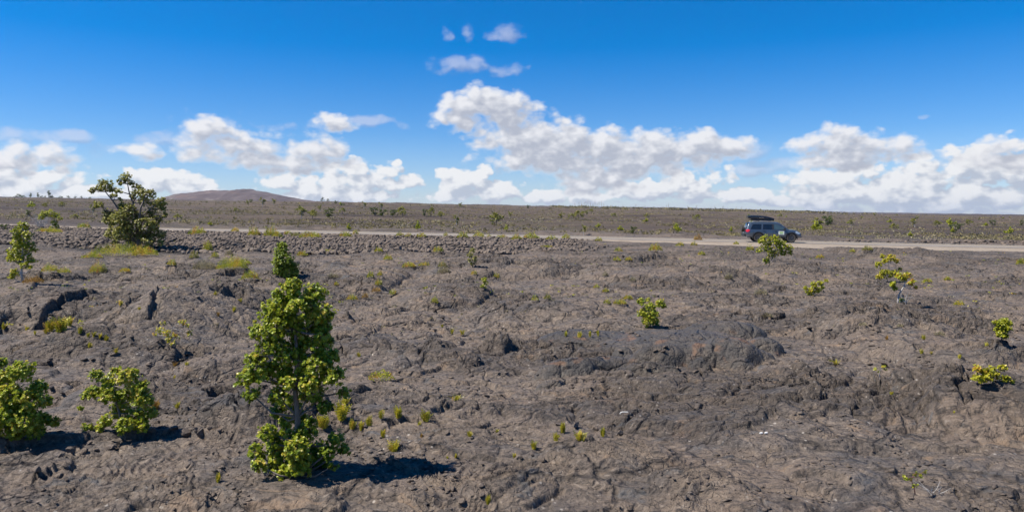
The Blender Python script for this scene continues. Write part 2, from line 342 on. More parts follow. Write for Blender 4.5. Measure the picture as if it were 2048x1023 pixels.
PS = math.sin(RH); PC = math.cos(RH)
def road_mask(x, y):
    """distance in metres in front (+) of the near asphalt edge, negative on or behind it"""
    return (road_near_y(x)-y)*PC
def shoulder_lo(x):   # how far the pale gravel reaches in front of the asphalt
    return np.interp(x, [-200,2,8,13,20,27.5,33,38,43,60,200], [1.3,1.4,2.0,4.0,7.0,9.5,7.0,6.5,6.0,6.0,6.0])
def H(x, y, full=True, want=False):
    x = np.asarray(x, np.float64); y = np.asarray(y, np.float64)
    r = np.hypot(x, y); sp = 0.0028*r                       # mesh spacing there
    def lod(wl): return np.clip((wl-2.2*sp)/(1.8*sp+1e-6), 0, 1)
    z = Hb(x, y)
    rd = road_mask(x, y); sh = shoulder_lo(x)
    flat = sst(0.0, 3.0, rd-sh-0.3)+sst(0.5, 4.0, -rd-ROADW)          # 0 on road and gravel, 1 on lava
    near = (1-sst(40, 62, r))
    wx = x+0.9*perlin(x/2.3, y/2.3, 1)+0.25*perlin(x/.6, y/.6, 2); wy = y+0.9*perlin(x/2.3, y/2.3, 3)+0.25*perlin(x/.6, y/.6, 4)
    und = und_near(x, y, r)+0.05*perlin(wx/2.2, wy/2.2, 7)*np.interp(r, [0,7,14,30,60], [.35,.5,.8,1.0,1.0])
    farb = sst(90, 200, r)
    und = und + farb*(0.7*perlin(x/38, y/38, 8)+0.9*np.abs(perlin(x/90, y/60, 9))+0.35*perlin(x/12, y/12, 10)*lod(12)+.25*perlin(x/5, y/5, 20)*lod(5))*np.interp(r,[90,300,900,1200],[.5,1,1.2,1.6])
    m1 = sst(-0.10, 0.22, perlin(x/6.5+9, y/6.5, 11)); m2 = sst(-0.05, 0.25, perlin(x/5.2-4, y/5.2, 12)); m3 = sst(-.02, .28, perlin(x/3.7, y/3.7+7, 13)); m4 = sst(.0, .22, perlin(x/3.0+5, y/4.0+3, 14))
    zz = np.zeros_like(x)
    rub = np.zeros_like(x); fresh = np.zeros_like(x)
    # billowy lobes, two sizes
    F1, F2, ID, _, _ = voro(wx/2.6, wy/1.9, 21)
    zz += .26*(0.10+.25*ID)*np.sqrt(np.clip(1-(F1*1.05)**2, 0, 1))*lod(.8)*(.35+.65*m1)
    F1, F2, ID, _, _ = voro(wx/.95+3, wy/.8, 22)
    zz += .45*(0.03+.12*ID)*np.sqrt(np.clip(1-(F1*1.15)**2, 0, 1))*m1*lod(.35)
    # crust plates: tilted, offset, cracked
    F1, F2, ID, vx, vy = voro(wx/1.25, wy/1.0, 23)
    ed = F2-F1
    tl = (vx*(_hash(np.floor(ID*997), np.zeros_like(ID), 3)-.5)+vy*(ID-.5))*.14
    zz += (.25+.75*m2)*lod(.5)*((ID-.5)*.12+tl-.13*np.exp(-(ed/.045)**2))
    F1, F2, ID, vx, vy = voro((x+.5*perlin(x/1.6, y/1.6, 33)+.12*perlin(x/.3, y/.3, 34))/3.1+.3, (y+.5*perlin(x/1.6, y/1.6, 35)+.12*perlin(x/.3, y/.3, 36))/2.1, 37)
    zz += lod(.5)*((ID-.5)*.08-.09*np.exp(-((F2-F1)/.016)**2)*sst(.35,.5,_hash(np.floor(ID*911), np.zeros_like(ID), 5)+.3*perlin(x/2,y/2,39)))
    F1, F2, ID, vx, vy = voro(wx/.42+8, wy/.34, 24)
    zz += m3*lod(.18)*((ID-.5)*.070+(vx*(ID-.5)+vy*(.5-ID))*.14-.05*np.exp(-((F2-F1)/.09)**2))
    F1, F2, ID, vx, vy = voro(wx/.17+2, wy/.12, 29)
    zz += (.6+1.3*m4)*lod(.09)*((ID-.5)*.046+(vx*(ID-.5))*.07-.018*np.exp(-((F2-F1)/.12)**2))
    # long cracks
    c1 = np.abs(perlin(wx/4.1+2, wy/3.0, 25)); zz -= .13*np.exp(-(c1/.016)**2)*lod(.25)*sst(.0,.2,perlin(x/5, y/5, 31)+.1)
    c2 = np.abs(perlin(wx/1.4, wy/1.0+5, 26)); zz -= .045*np.exp(-(c2/.022)**2)*lod(.12)*m2
    # rough
    fb = np.zeros_like(x); a = .075; wl = .6
    for k in range(4):
        n = perlin(x/wl+k*3, y/(wl*.8), 40+k); fb += a*(.5-np.abs(n))*lod(wl); a *= .52; wl *= .5
    zz += fb*(.35+.9*m3)
    zz *= np.interp(r, [0, 6, 8, 12, 30], [.34, .38, .52, .85, 1])
    smo = sst(.20, -.05, perlin(x/4.6+30, y/3.4, 38)+.35*perlin(x/1.7, y/1.4, 41))
    zz *= 1.40-1.06*smo
    # crust sheets lying over one another: flat tops, sharp broken margins
    jx = .10*perlin(x/.28, y/.28, 121)+.04*perlin(x/.1, y/.1, 123)*lod(.1); 
    for (L1, L2, k_, h_, w_, sd, wl_) in ((4.2, 2.6, 2.6, .085, .06, 131, .5), (1.5, 1.0, 2.2, .034, .07, 133, .25)):
        T = k_*perlin(x/L1+.25*perlin(x/.9, y/.7, sd+1)+jx*.35, y/L2+.25*perlin(x/.8, y/.6, sd+2), sd)+3
        fr = T-np.floor(T); zz += h_*(np.floor(T)-3+sst(.5-w_, .5+w_, fr)-.55*(T-3))*lod(wl_)*np.interp(r, [0,7,12,40], [.55,.7,1,1.2])
    # manual lobes: keep the highest where they meet
    lz = np.zeros_like(x)
    nearm = r < 60
    for i, (cx, cy, a_, b_, h, rot, p) in enumerate(LOBES):
        sel = nearm & (np.abs(x-cx) < (a_+b_)*1.2) & (np.abs(y-cy) < (a_+b_)*1.2)
        if not sel.any(): continue
        dx = x[sel]-cx; dy = y[sel]-cy
        sc = min(a_, b_)*.25
        dx = dx+sc*perlin(x[sel]/(sc*5), y[sel]/(sc*5), 60+i); dy = dy+sc*perlin(x[sel]/(sc*5), y[sel]/(sc*5), 160+i)
        u = dx*math.cos(rot)+dy*math.sin(rot); w = -dx*math.sin(rot)+dy*math.cos(rot)
        q = np.sqrt((u/a_)**2+(w/b_)**2)
        l = h*(1 if (i < 21 or cy > 9.5) else .62)*np.clip(1-q**p, 0, 1)**.5
        lz[sel] = np.maximum(lz[sel], l)
        if i < 21: fresh[sel] = np.maximum(fresh[sel], sst(1.12, .96, q) if False else np.clip((1.08-q)*8, 0, 1))
    zz = zz*(1-.86*fresh)
    for (cx, cy, a_, b_, h) in BIG:
        q = np.sqrt(((x-cx)/a_)**2+((y-cy)/b_)**2); zz += h*sst(1.15, .0, q) if False else h*(1-sst(0.0, 1.25, q))
    # wrinkles running along the toes
    wr = np.sin((wx*.9+wy*2.2+1.3*perlin(x/.7, y/.5, 50))*2*np.pi/.16)
    zz += fresh*.010*wr*lod(.14)+fresh*.02*perlin(x/.22, y/.18, 51)*lod(.2)
    # ropy patches
    rop = np.zeros_like(x)
    for (cx, cy, rr) in ROPE_Z:
        rop = np.maximum(rop, np.clip(1.4-np.hypot(x-cx, y-cy)/rr*1.4, 0, 1))
    rop = np.maximum(rop, .8*m4*m1)
    ph = (wy*1.0+.35*perlin(wx/1.1, wy/1.5, 52)*2.2+.5*x*perlin(x/4, y/4, 53))
    zz += rop*.020*(1-np.abs(np.sin(ph*np.pi/.13)))*2*lod(.11)
    zz += lz
    for (pts, h, w, soft) in LEDGES:
        bd = np.full(x.shape, 1e9); sg = np.zeros_like(x); along = np.zeros_like(x); T = 0
        L = [math.dist(pts[i], pts[i+1]) for i in range(len(pts)-1)]; tot = sum(L)
        xx = x+.35*soft*10*.3*perlin(x/.5, y/.5, 70)+.04*perlin(x/.25, y/.25, 72); yy = y+.35*soft*10*.3*perlin(x/.5, y/.5, 71)+.04*perlin(x/.3, y/.25, 73)
        for i in range(len(L)):
            ax, ay = pts[i]; ex, ey = (pts[i+1][0]-ax)/L[i], (pts[i+1][1]-ay)/L[i]
            t = np.clip((xx-ax)*ex+(yy-ay)*ey, 0, L[i]); ddx = xx-ax-t*ex; ddy = yy-ay-t*ey
            d = np.hypot(ddx, ddy); s_ = np.sign(ex*ddy-ey*ddx); nb = d < bd
            bd = np.where(nb, d, bd); sg = np.where(nb, s_, sg); along = np.where(nb, (T+t)/tot, along); T += L[i]
        sd = bd*sg
        zz += h*sst(-soft*.5, soft, sd)*np.exp(-np.clip(sd, 0, None)/w)*sst(0, .12, along)*sst(0, .12, 1-along)*(bd < w*6)
    for i, (cx, cy, a_, b_, h, rot) in enumerate(PITS):
        dx = x-cx; dy = y-cy; u = dx*math.cos(rot)+dy*math.sin(rot); w = -dx*math.sin(rot)+dy*math.cos(rot)
        q = np.sqrt((u/a_)**2+(w/b_)**2)+.35*perlin(x/(a_*.7+.05), y/(a_*.7+.05), 90+i)
        zz -= h*(1-sst(.70, 1.0, q))
    # rubble bank in front of the road
    bank = sst(0.0, 1.5, rd-sh)*sst(-.55, -.1, perlin(x/3, y/3, 47)+.4-.5*sst(-4, 8, x))*(1-sst(-1.5, 1.5, rd+1.5*perlin(x/6, y/6, 15)-np.interp(x, [-60,-20,0,8], [31,31,26,17])))*(1-sst(3, 9, x+2*perlin(x/4, y/4, 16)))*sst(.2,1.2,rd)
    hb = -.14*sst(.3, 2.0, rd)*bank+bank*.10*perlin(x/1.4, y/1.4, 17)+bank*.08*perlin(x/.6, y/.6, 18)*lod(.5)
    zz = zz*(1-.6*bank)+hb
    rof = sst(0, 1.2, -rd-ROADW)*(1-sst(3, 9, -rd-ROADW))
    zz += rof*.55*(.6+.8*perlin(x/7, y/7, 19))
    out = z+(und+zz)*np.clip(flat, 0, 1)
    out = out-(1-np.clip(flat, 0, 1))*.03
    if want: return out, fresh, bank, np.clip(flat, 0, 1), smo, rop
    return out
def hit(pxs, pys, far=880.0):
    """where lines of sight through photo pixels meet the ground"""
    pxs = np.atleast_1d(np.asarray(pxs, float)); pys = np.atleast_1d(np.asarray(pys, float))
    Y = np.exp(np.linspace(math.log(4.0), math.log(far), 900))
    q = (pxs-1024)/FPX; s = (HOR-pys)/FPX
    X = q[:, None]*Y[None, :]; Z = CAMH+s[:, None]*Y[None, :]
    G = H(X.ravel(), np.broadcast_to(Y, X.shape).ravel()).reshape(X.shape)
    under = G >= Z
    k = np.where(under.any(1), under.argmax(1), len(Y)-1)
    i = np.arange(len(k))
    return np.stack([X[i, k], Y[k], G[i, k]], 1)
# ------------------------------------------------------------------ materials
def mat(name):
    m = bpy.data.materials.new(name); m.use_nodes = True; m.node_tree.nodes.clear(); b = NB(m.node_tree)
    o = b.n('ShaderNodeOutputMaterial'); return m, b, o
def simple(name, col, rough=.6, metal=0.0, spec=.5, coat=0.0, noise=0.0, nscale=8, emit=None):
    m, b, o = mat(name); p = b.n('ShaderNodeBsdfPrincipled')
    c = col
    if noise:
        n = b.noise(b.n('ShaderNodeTexCoord').outputs['Object'], nscale, 5, .6)
        c = b.mix(b.mr(n, .3, .7), tuple(x*(1-noise) for x in col), tuple(min(1, x*(1+noise)) for x in col))
        b.lk(b.mr(n, .3, .7, rough-.08, rough+.08), p.inputs['Roughness'])
    else: p.inputs['Roughness'].default_value = rough
    b.lk(c, p.inputs['Base Color']); p.inputs['Metallic'].default_value = metal
    p.inputs['Specular IOR Level'].default_value = spec; p.inputs['Coat Weight'].default_value = coat
    m.node_tree.links.new(p.outputs[0], o.inputs[0]); return m
def lava_mat():
    m, b, o = mat('lava'); p = b.n('ShaderNodeBsdfPrincipled')
    P = b.n('ShaderNodeTexCoord').outputs['Object']
    at = lambda n: b.n('ShaderNodeAttribute', attribute_name=n).outputs['Fac']
    n1 = b.noise(P, .35, 5, .6, .4); n2 = b.noise(P, 1.7, 6, .65, .3); n3 = b.noise(P, 7, 6, .7); n4 = b.noise(P, 30, 4, .7); n0 = b.noise(P, .05, 4, .6)
    W_ = b.v('ADD', P, b.v('MULTIPLY', b.noise(P, .8, 3, .6, out='Color'), (.9,.9,.4)))
    c = b.mix(b.mr(n1, .36, .64, 0, 1, True), (.146,.108,.081), (.108,.090,.078))
    sm_ = at('smo')
    c = b.mix(b.m('MULTIPLY', b.m('SUBTRACT', 1.0, sm_), .74), c, (.072,.058,.048))
    c = b.mix(b.m('MULTIPLY', b.mr(n2, .40, .64), b.m('MULTIPLY_ADD', sm_, .65, .30)), c, (.186,.142,.106))
    c = b.mix(b.mr(b.noise(b.v('ADD', P, (40,3,0)), .9, 5, .6, .6), .55, .66, 0, .8), c, (.072,.068,.070))
    c = b.mix(b.mr(b.noise(b.v('ADD', P, (9,70,0)), .7, 6, .7), .60, .74, 0, .5), c, (.20,.118,.070))
    stk = b.noise(b.v('MULTIPLY', W_, (1.3,7,3)), 1.6, 8, .76, .5)
    c = b.mix(b.mr(stk, .47, .38, 0, .85), c, (.042,.036,.032)); c = b.mix(b.mr(stk, .56, .70, 0, .60), c, (.30,.245,.195))
    stk2 = b.noise(b.v('MULTIPLY', W_, (6,13,6)), 1.4, 7, .78)
    c = b.mix(b.mr(stk2, .47, .39, 0, .85), c, (.032,.027,.024)); c = b.mix(b.mr(stk2, .56, .66, 0, .6), c, (.36,.30,.245))
    c = b.mix(b.mr(n3, .25, .60, .35, 0), c, (.06,.05,.045))
    pt = b.noise(b.v('ADD', b.v('MULTIPLY', W_, (1,2,1)), (77,3,0)), 1.3, 5, .65, .8)
    c = b.mix(b.mr(pt, .60, .68, 0, .55), c, (.085,.092,.100)); c = b.mix(b.mr(pt, .40, .33, 0, .60), c, (.24,.165,.108))
    ck = b.vor(W_, .75, 2, 'DISTANCE_TO_EDGE'); c = b.mix(b.mr(ck, .006, .022, .55, 0), c, (.022,.018,.016))
    sp = b.vor(b.v('MULTIPLY', P, (1,1,1)), 9, 0, 'F1'); spn = b.noise(P, 1.1, 3, .6)
    c = b.mix(b.m('MULTIPLY', b.mr(sp, .10, .20, 1, 0), b.mr(spn, .52, .62)), c, (.34,.30,.26))
    c = b.mix(b.m('MULTIPLY', at('fresh'), .86), c, b.mix(b.mr(n2, .45, .7), (.056,.051,.047), (.118,.095,.074)))
    c = b.mix(b.m('MULTIPLY', at('fresh'), b.mr(b.noise(b.v('ADD', P, (5,5,5)), 2.3, 3, .5), .60, .68, 0, .7)), c, (.17,.095,.055))
    # far plain: dry grass and old flow tones
    P2 = b.v('MULTIPLY', P, (.35, 1, 1))
    fc = b.mix(b.mr(b.noise(P2, .05, 8, .72), .40, .60), (.074,.051,.038), (.150,.107,.070))
    fc = b.mix(b.mr(b.noise(b.v('ADD', P2, (3,9,1)), .11, 8, .75), .50, .62, 0, .55), fc, (.135,.112,.045))
    fc = b.mix(b.mr(b.noise(b.v('ADD', P2, (30,9,1)), .03, 8, .75), .54, .64, 0, .6), fc, (.055,.047,.047))
    c = b.mix(at('farm'), c, fc)
    c = b.mix(at('ridge'), c, b.mix(b.mr(b.noise(P, .01, 8, .7), .4, .6), (.050,.040,.042), (.100,.078,.074)))
    c = b.mix(at('bank'), c, (.030,.025,.022))  # ground under the rubble painted near-black as shade in the gaps between rocks
    b.lk(c, p.inputs['Base Color']); b.lk(b.m('SUBTRACT', b.mr(n3, .3, .7, .70, .92), b.m('MULTIPLY', at('fresh'), .25)), p.inputs['Roughness'])
    p.inputs['Specular IOR Level'].default_value = .35
    hgt = b.m('ADD', b.m('MULTIPLY', b.noise(P, 14, 8, .72), .055), b.m('MULTIPLY', b.noise(P, 60, 4, .7), .014))
    hgt = b.m('SUBTRACT', hgt, b.m('MULTIPLY', b.vor(b.v('ADD', P, b.v('MULTIPLY', b.noise(P, 4, 3, .6, out='Color'), (.25,.25,.1))), 5, 2, 'F1'), .07))
    hgt = b.m('SUBTRACT', hgt, b.m('MULTIPLY', b.mr(ck, 0, .03, 1, 0), .05))
    hgt = b.m('SUBTRACT', hgt, b.m('MULTIPLY', b.mr(b.vor(b.v('ADD', P, b.v('MULTIPLY', b.noise(P, 3, 3, .6, out='Color'), (.3,.3,.3))), 5.5, 1, 'DISTANCE_TO_EDGE'), 0, .05, 1, 0), b.mr(n2, .45, .6, 0, .02)))
    hgt = b.m('ADD', hgt, b.m('MULTIPLY', b.m('MULTIPLY', b.noise(b.v('MULTIPLY', P, (.6,1,1)), .22, 8, .75), 2.6), at('farm')))
    hgt = b.m('MULTIPLY', hgt, b.m('MULTIPLY_ADD', b.m('MULTIPLY', at('smo'), b.m('SUBTRACT', 1.0, at('farm'))), -.35, 1.15))
    bp = b.n('ShaderNodeBump'); b.lk(hgt, bp.inputs['Height']); bp.inputs['Strength'].default_value = 1.0; bp.inputs['Distance'].default_value = 1.0
    b.lk(bp.outputs[0], p.inputs['Normal'])
    m.node_tree.links.new(p.outputs[0], o.inputs[0]); return m
M_LAVA = lava_mat()
# ------------------------------------------------------------------ ground sheet (all round, finest where it is near and in front)
def ring_grid(th, rr):
    T, R = np.meshgrid(th, rr); return R*np.sin(T), R*np.cos(T)
th = np.concatenate([np.arange(-math.pi, -.80, .035), np.arange(-.80, .80, .00145*QS), np.arange(.80, math.pi-.001, .035)])
rr = np.concatenate([[.4, 1.2, 2.2], np.exp(np.arange(math.log(3.0), math.log(92), .0028*QS)), np.exp(np.arange(math.log(92), math.log(1000), .0085)), np.exp(np.arange(math.log(1000), math.log(9000), .03))])
X, Y = ring_grid(th, rr)
xs = X.ravel(); ys = Y.ravel()
hz = np.empty_like(xs); A = {k: np.empty_like(xs) for k in ('fresh', 'bank', 'flat', 'm3', 'rop')}
CH = 400000
for i in range(0, len(xs), CH):
    s_ = slice(i, i+CH); r_ = H(xs[s_], ys[s_], want=True)
    hz[s_] = r_[0]
    for k, v_ in zip(('fresh', 'bank', 'flat', 'm3', 'rop'), r_[1:]): A[k][s_] = v_
nR, nT = X.shape
ii, jj = np.meshgrid(np.arange(nR-1), np.arange(nT), indexing='ij'); j2 = (jj+1) % nT
quad = np.stack([ii*nT+jj, ii*nT+j2, (ii+1)*nT+j2, (ii+1)*nT+jj], -1).reshape(-1, 4)[:, ::-1]
cap = np.arange(nT)
loops = np.concatenate([quad.ravel(), cap[::-1]]); nq = len(quad)
starts = np.concatenate([np.arange(nq)*4, [nq*4]]); tots = np.concatenate([np.full(nq, 4), [nT]])
rad = np.hypot(xs, ys)
# a little sideways push gives lips and overhangs to the steps
ground = mesh_np('ground', np.stack([xs, ys, hz], 1), loops, starts, tots, M_LAVA, smooth=True,
    attrs={'fresh': A['fresh'], 'bank': A['bank'], 'farm': sst(75, 130, rad)*(ys > 0), 'smo': A['m3'], 'rop': A['rop'], 'ridge': sst(640, 900, rad)*(ys > 0)})
tag(ground, kind='structure')
# ------------------------------------------------------------------ road, shoulder, distant hill
def asphalt():
    m, b, o = mat('asphalt'); p = b.n('ShaderNodeBsdfPrincipled'); P = b.n('ShaderNodeTexCoord').outputs['Object']
    st = b.noise(b.v('MULTIPLY', P, (.05, 1.4, 1)), 1.0, 4, .6)
    c = b.mix(b.mr(b.noise(P, 5, 5, .7), .3, .7), (.165,.136,.108), (.225,.188,.150)); c = b.mix(b.mr(st, .45, .6, 0, .5), c, (.25,.225,.20))
    b.lk(c, p.inputs['Base Color']); p.inputs['Roughness'].default_value = .9
    m.node_tree.links.new(p.outputs[0], o.inputs[0]); return m
def gravel():
    m, b, o = mat('gravel'); p = b.n('ShaderNodeBsdfPrincipled'); P = b.n('ShaderNodeTexCoord').outputs['Object']
    c = b.mix(b.mr(b.noise(P, .5, 6, .7), .35, .65), (.235,.185,.135), (.33,.27,.205)); c = b.mix(b.mr(b.noise(P, 7, 4, .7), .45, .7, 0, .6), c, (.12,.10,.085))
    b.lk(c, p.inputs['Base Color']); p.inputs['Roughness'].default_value = .95
    bp = b.n('ShaderNodeBump'); b.lk(b.noise(P, 9, 6, .7), bp.inputs['Height']); bp.inputs['Distance'].default_value = .06; b.lk(bp.outputs[0], p.inputs['Normal'])
    m.node_tree.links.new(p.outputs[0], o.inputs[0]); return m
M_ROAD = asphalt(); M_GRAV = gravel()
PAINT_Y = simple('yellow_paint', (.55,.38,.06), .7); PAINT_W = simple('white_paint', (.62,.62,.60), .7)
def strip(name, x0, x1, n, d0, d1, up, m, fn=None):
    """sheet along the road between d0 and d1 metres behind the near edge"""
    V = []; F = []
    for i in range(n+1):
        x = x0+(x1-x0)*i/n
        a = fn(x) if fn else d0
        for j, d in enumerate((a, d1)):
            y = float(road_near_y(x))+d/PC
            V.append((x, y, float(road_z(x))+up))
    for i in range(n): F.append((2*i, 2*i+2, 2*i+3, 2*i+1))
    mb = MB(); mb.add(V, F); return tag(mb.build(name, m), kind='structure')
def road_sheet():
    V = []; F = []; n = 150; ds = [0, .3, 2, 4, 6, 7.7, 8]
    for i in range(n+1):
        x = -150+300*i/n
        for d in ds:
            V.append((x, float(road_near_y(x))+d/PC, float(road_z(x))+.05+.05*(1-abs(d-4)/4)))
    for i in range(n):
        for j in range(len(ds)-1):
            k = i*len(ds)+j; F.append((k, k+len(ds), k+len(ds)+1, k+1))
    mb = MB(); mb.add(V, F); return tag(mb.build('road', M_ROAD), kind='structure')
road_sheet()
strip('edge_line', -150, 150, 150, 7.45, 7.60, .075, PAINT_W); strip('near_edge_line', -150, 150, 150, .40, .55, .075, PAINT_W)
strip('centre_line', -150, 150, 150, 3.84, 3.95, .112, PAINT_Y); strip('centre_line', -150, 150, 150, 4.05, 4.16, .112, PAINT_Y)
def shoulder():
    V = []; F = []; n = 500; m_ = 26; x0 = -90
    for i in range(n+1):
        x = x0+190*i/n; w = float(shoulder_lo(x))
        w = w+.9*float(perlin(np.array([x/2.2]), np.array([1.0]), 301)[0])*(w > 1.5)+.35*float(perlin(np.array([x/.5]), np.array([2.0]), 302)[0])
        for j in range(m_+1):
            d = -max(w, .25)*j/m_
            y = float(road_near_y(x))+d/PC
            V.append((x, y, 0))
    A_ = np.array(V); A_[:, 2] = H(A_[:, 0], A_[:, 1])
    jj = np.tile(np.arange(m_+1), n+1)
    A_[:, 2] += np.where(jj == 0, .06, .045+.03*perlin(A_[:, 0]/.4, A_[:, 1]/.4, 303))-.05*(jj == m_)
    k = np.arange(n)[:, None]*(m_+1)+np.arange(m_)[None, :]; k = k.ravel()
    q = np.stack([k, k+1, k+m_+2, k+m_+1], 1)
    o = mesh_np('gravel_shoulder', A_, q.ravel(), np.arange(len(q))*4, np.full(len(q), 4), M_GRAV, smooth=True); tag(o, kind='structure')
shoulder()
def hill_mat():
    m, b, o = mat('hill_rock'); p = b.n('ShaderNodeBsdfPrincipled'); P = b.n('ShaderNodeTexCoord').outputs['Object']
    c = b.mix(b.mr(b.noise(P, .012, 9, .72, .5), .38, .62), (.050,.031,.033), (.088,.062,.060)); c = b.mix(b.mr(b.noise(b.v('MULTIPLY', P, (1,.4,2)), .03, 8, .75), .52, .66, 0, .65), c, (.20,.165,.14))
    c = b.mix(b.mr(b.noise(b.v('ADD', P, (300,0,0)), .015, 8, .75), .54, .64, 0, .5), c, (.14,.075,.055))
    b.lk(c, p.inputs['Base Color']); p.inputs['Roughness'].default_value = .95
    m.node_tree.links.new(p.outputs[0], o.inputs[0]); return m
def hill():
    D = 1800.0; pk = [(322,404),(340,397),(365,388),(395,384),(430,381.5),(460,380.5),(478,380),(484,378),(500,379),(505,381),(530,385),(560,391),(590,397),(615,401.5),(650,406)]
    n = 220; m_ = 90; us = np.linspace(300, 680, n); vs = np.linspace(-1, 1, m_)
    U, V_ = np.meshgrid(us, vs)
    X_ = (U-1024)/FPX*D; top = np.interp(U, [p[0] for p in pk], [p[1] for p in pk]); T = CAMH+(HOR-top)/FPX*D
    base = CAMH+(HOR-410)/FPX*D-6
    prof = np.cos(np.clip(V_, -1, 1)*np.pi/2)**1.0
    Yv = D+V_*240
    Z_ = base+(T-base)*prof+prof*2.5*perlin(X_/40, Yv/40, 401)+prof*1.2*perlin(X_/14, Yv/14, 402)-(1-prof)*20
    k = (np.arange(m_-1)[:, None]*n+np.arange(n-1)[None, :]).ravel(); q = np.stack([k, k+1, k+n+1, k+n], 1)
    o = mesh_np('hill', np.stack([X_.ravel(), Yv.ravel(), Z_.ravel()], 1), q.ravel(), np.arange(len(q))*4, np.full(len(q), 4), hill_mat(), smooth=True); tag(o, kind='structure')
hill()
# ------------------------------------------------------------------ plant materials
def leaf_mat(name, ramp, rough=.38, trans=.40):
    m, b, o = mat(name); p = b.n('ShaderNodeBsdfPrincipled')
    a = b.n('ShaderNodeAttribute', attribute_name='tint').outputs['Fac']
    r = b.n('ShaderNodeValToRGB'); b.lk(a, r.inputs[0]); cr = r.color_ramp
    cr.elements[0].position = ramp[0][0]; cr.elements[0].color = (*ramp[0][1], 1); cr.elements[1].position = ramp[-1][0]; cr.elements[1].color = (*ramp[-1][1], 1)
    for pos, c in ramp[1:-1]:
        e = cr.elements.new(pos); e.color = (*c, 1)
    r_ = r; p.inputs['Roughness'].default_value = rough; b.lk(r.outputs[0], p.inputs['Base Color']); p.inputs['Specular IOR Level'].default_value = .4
    t = b.n('ShaderNodeBsdfTranslucent'); b.lk(r.outputs[0], t.inputs[0])
    x = b.n('ShaderNodeMixShader'); x.inputs[0].default_value = trans
    m.node_tree.links.new(p.outputs[0], x.inputs[1]); m.node_tree.links.new(t.outputs[0], x.inputs[2]); m.node_tree.links.new(x.outputs[0], o.inputs[0]); return m
L_GREEN = leaf_mat('leaf_green', [(0,(.060,.105,.010)),(.35,(.145,.200,.016)),(.7,(.295,.360,.030)),(.95,(.48,.48,.055)),(1,(.50,.40,.06))])
L_DARK = leaf_mat('leaf_dark', [(0,(.045,.065,.016)),(.5,(.090,.120,.025)),(.9,(.18,.20,.04)),(1,(.24,.22,.05))])
L_OLIVE = leaf_mat('leaf_olive', [(0,(.110,.120,.022)),(.5,(.250,.250,.048)),(.85,(.40,.37,.09)),(1,(.42,.30,.10))])
L_YELL = leaf_mat('leaf_yellow', [(0,(.095,.115,.010)),(.4,(.27,.31,.022)),(.75,(.48,.47,.035)),(.94,(.58,.50,.05)),(1,(.52,.26,.05))])
L_ORANGE = leaf_mat('leaf_orange', [(0,(.12,.13,.014)),(.4,(.36,.36,.03)),(.75,(.56,.50,.04)),(1,(.54,.28,.04))])
L_FERN = leaf_mat('fern_frond', [(0,(.20,.21,.02)),(.5,(.42,.38,.028)),(.85,(.56,.46,.035)),(1,(.48,.27,.06))], .5, .35)
L_RUST = leaf_mat('fern_rust', [(0,(.20,.13,.03)),(.6,(.36,.19,.04)),(1,(.42,.28,.05))], .6, .3)
L_DRY = leaf_mat('dry_grass', [(0,(.14,.12,.06)),(.5,(.25,.21,.11)),(1,(.36,.32,.20))], .8, .3)
def bark(name, c1, c2):
    m, b, o = mat(name); p = b.n('ShaderNodeBsdfPrincipled'); P = b.n('ShaderNodeTexCoord').outputs['Object']
    b.lk(b.mix(b.mr(b.noise(b.v('MULTIPLY', P, (1,1,.3)), 30, 5, .7), .3, .7), c1, c2), p.inputs['Base Color']); p.inputs['Roughness'].default_value = .85
    m.node_tree.links.new(p.outputs[0], o.inputs[0]); return m
BARK = bark('bark', (.10,.08,.065), (.23,.19,.155)); BARKP = bark('pale_bark', (.26,.24,.22), (.48,.45,.42)); TWIG = bark('dead_twig', (.30,.28,.26), (.52,.49,.46))
# ------------------------------------------------------------------ leaves
def unit(v): return v/np.maximum(np.linalg.norm(v, axis=-1, keepdims=True), 1e-9)
LEAFT = np.array([[0,0],[.30,.36],[.68,.40],[1,0],[.68,-.40],[.30,-.36]])      # along, across
def leaves(P, D, N, size, tint, name, m, parent, width=1.0):
    """P,D,N (n,3): base, direction, upward normal"""
    n = len(P); D = unit(D); S = unit(np.cross(D, N)); N2 = np.cross(S, D)
    V = np.empty((n, 6, 3))
    for k, (a, w) in enumerate(LEAFT):
        cup = .22*abs(w)-.18*a*a
        V[:, k] = P+(D*a+S*w*width+N2*cup)*size[:, None]
    base = np.arange(n)[:, None]*6
    q = np.concatenate([base+np.array([[0,1,2,3]]), base+np.array([[0,3,4,5]])], 1).reshape(-1, 4)
    return mesh_np(name, V.reshape(-1, 3), q.ravel(), np.arange(len(q))*4, np.full(len(q), 4), m, parent, tint=np.repeat(tint, 2))
def rosettes(rng, C, A, rs, nl, tb):
    """leaf fans round twig tips: C centre, A axis, rs leaf size, nl leaves each"""
    n = len(C); A = unit(A); ref = unit(rng.normal(size=(n, 3))); S = unit(np.cross(A, ref)); T = np.cross(A, S)
    Ps, Ds, Ns, Sz, Ti = [], [], [], [], []
    for k in range(nl):
        ph = 2.4*k+rng.uniform(-.3, .3, n); lift = np.clip(.15+.75*k/nl+rng.normal(0, .15, n), 0, 1.2)
        ring = S*np.cos(ph)[:, None]+T*np.sin(ph)[:, None]
        D = ring*np.cos(lift)[:, None]+A*np.sin(lift)[:, None]
        off = (1-k/nl)*.9
        Ps.append(C-A*(rs*off*.9)[:, None]); Ds.append(D); Ns.append(A*np.cos(lift)[:, None]-ring*np.sin(lift)[:, None])
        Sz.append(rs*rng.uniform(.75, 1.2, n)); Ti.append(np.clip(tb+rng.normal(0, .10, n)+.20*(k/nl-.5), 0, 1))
    return [np.concatenate(a) for a in (Ps, Ds, Ns, Sz, Ti)]
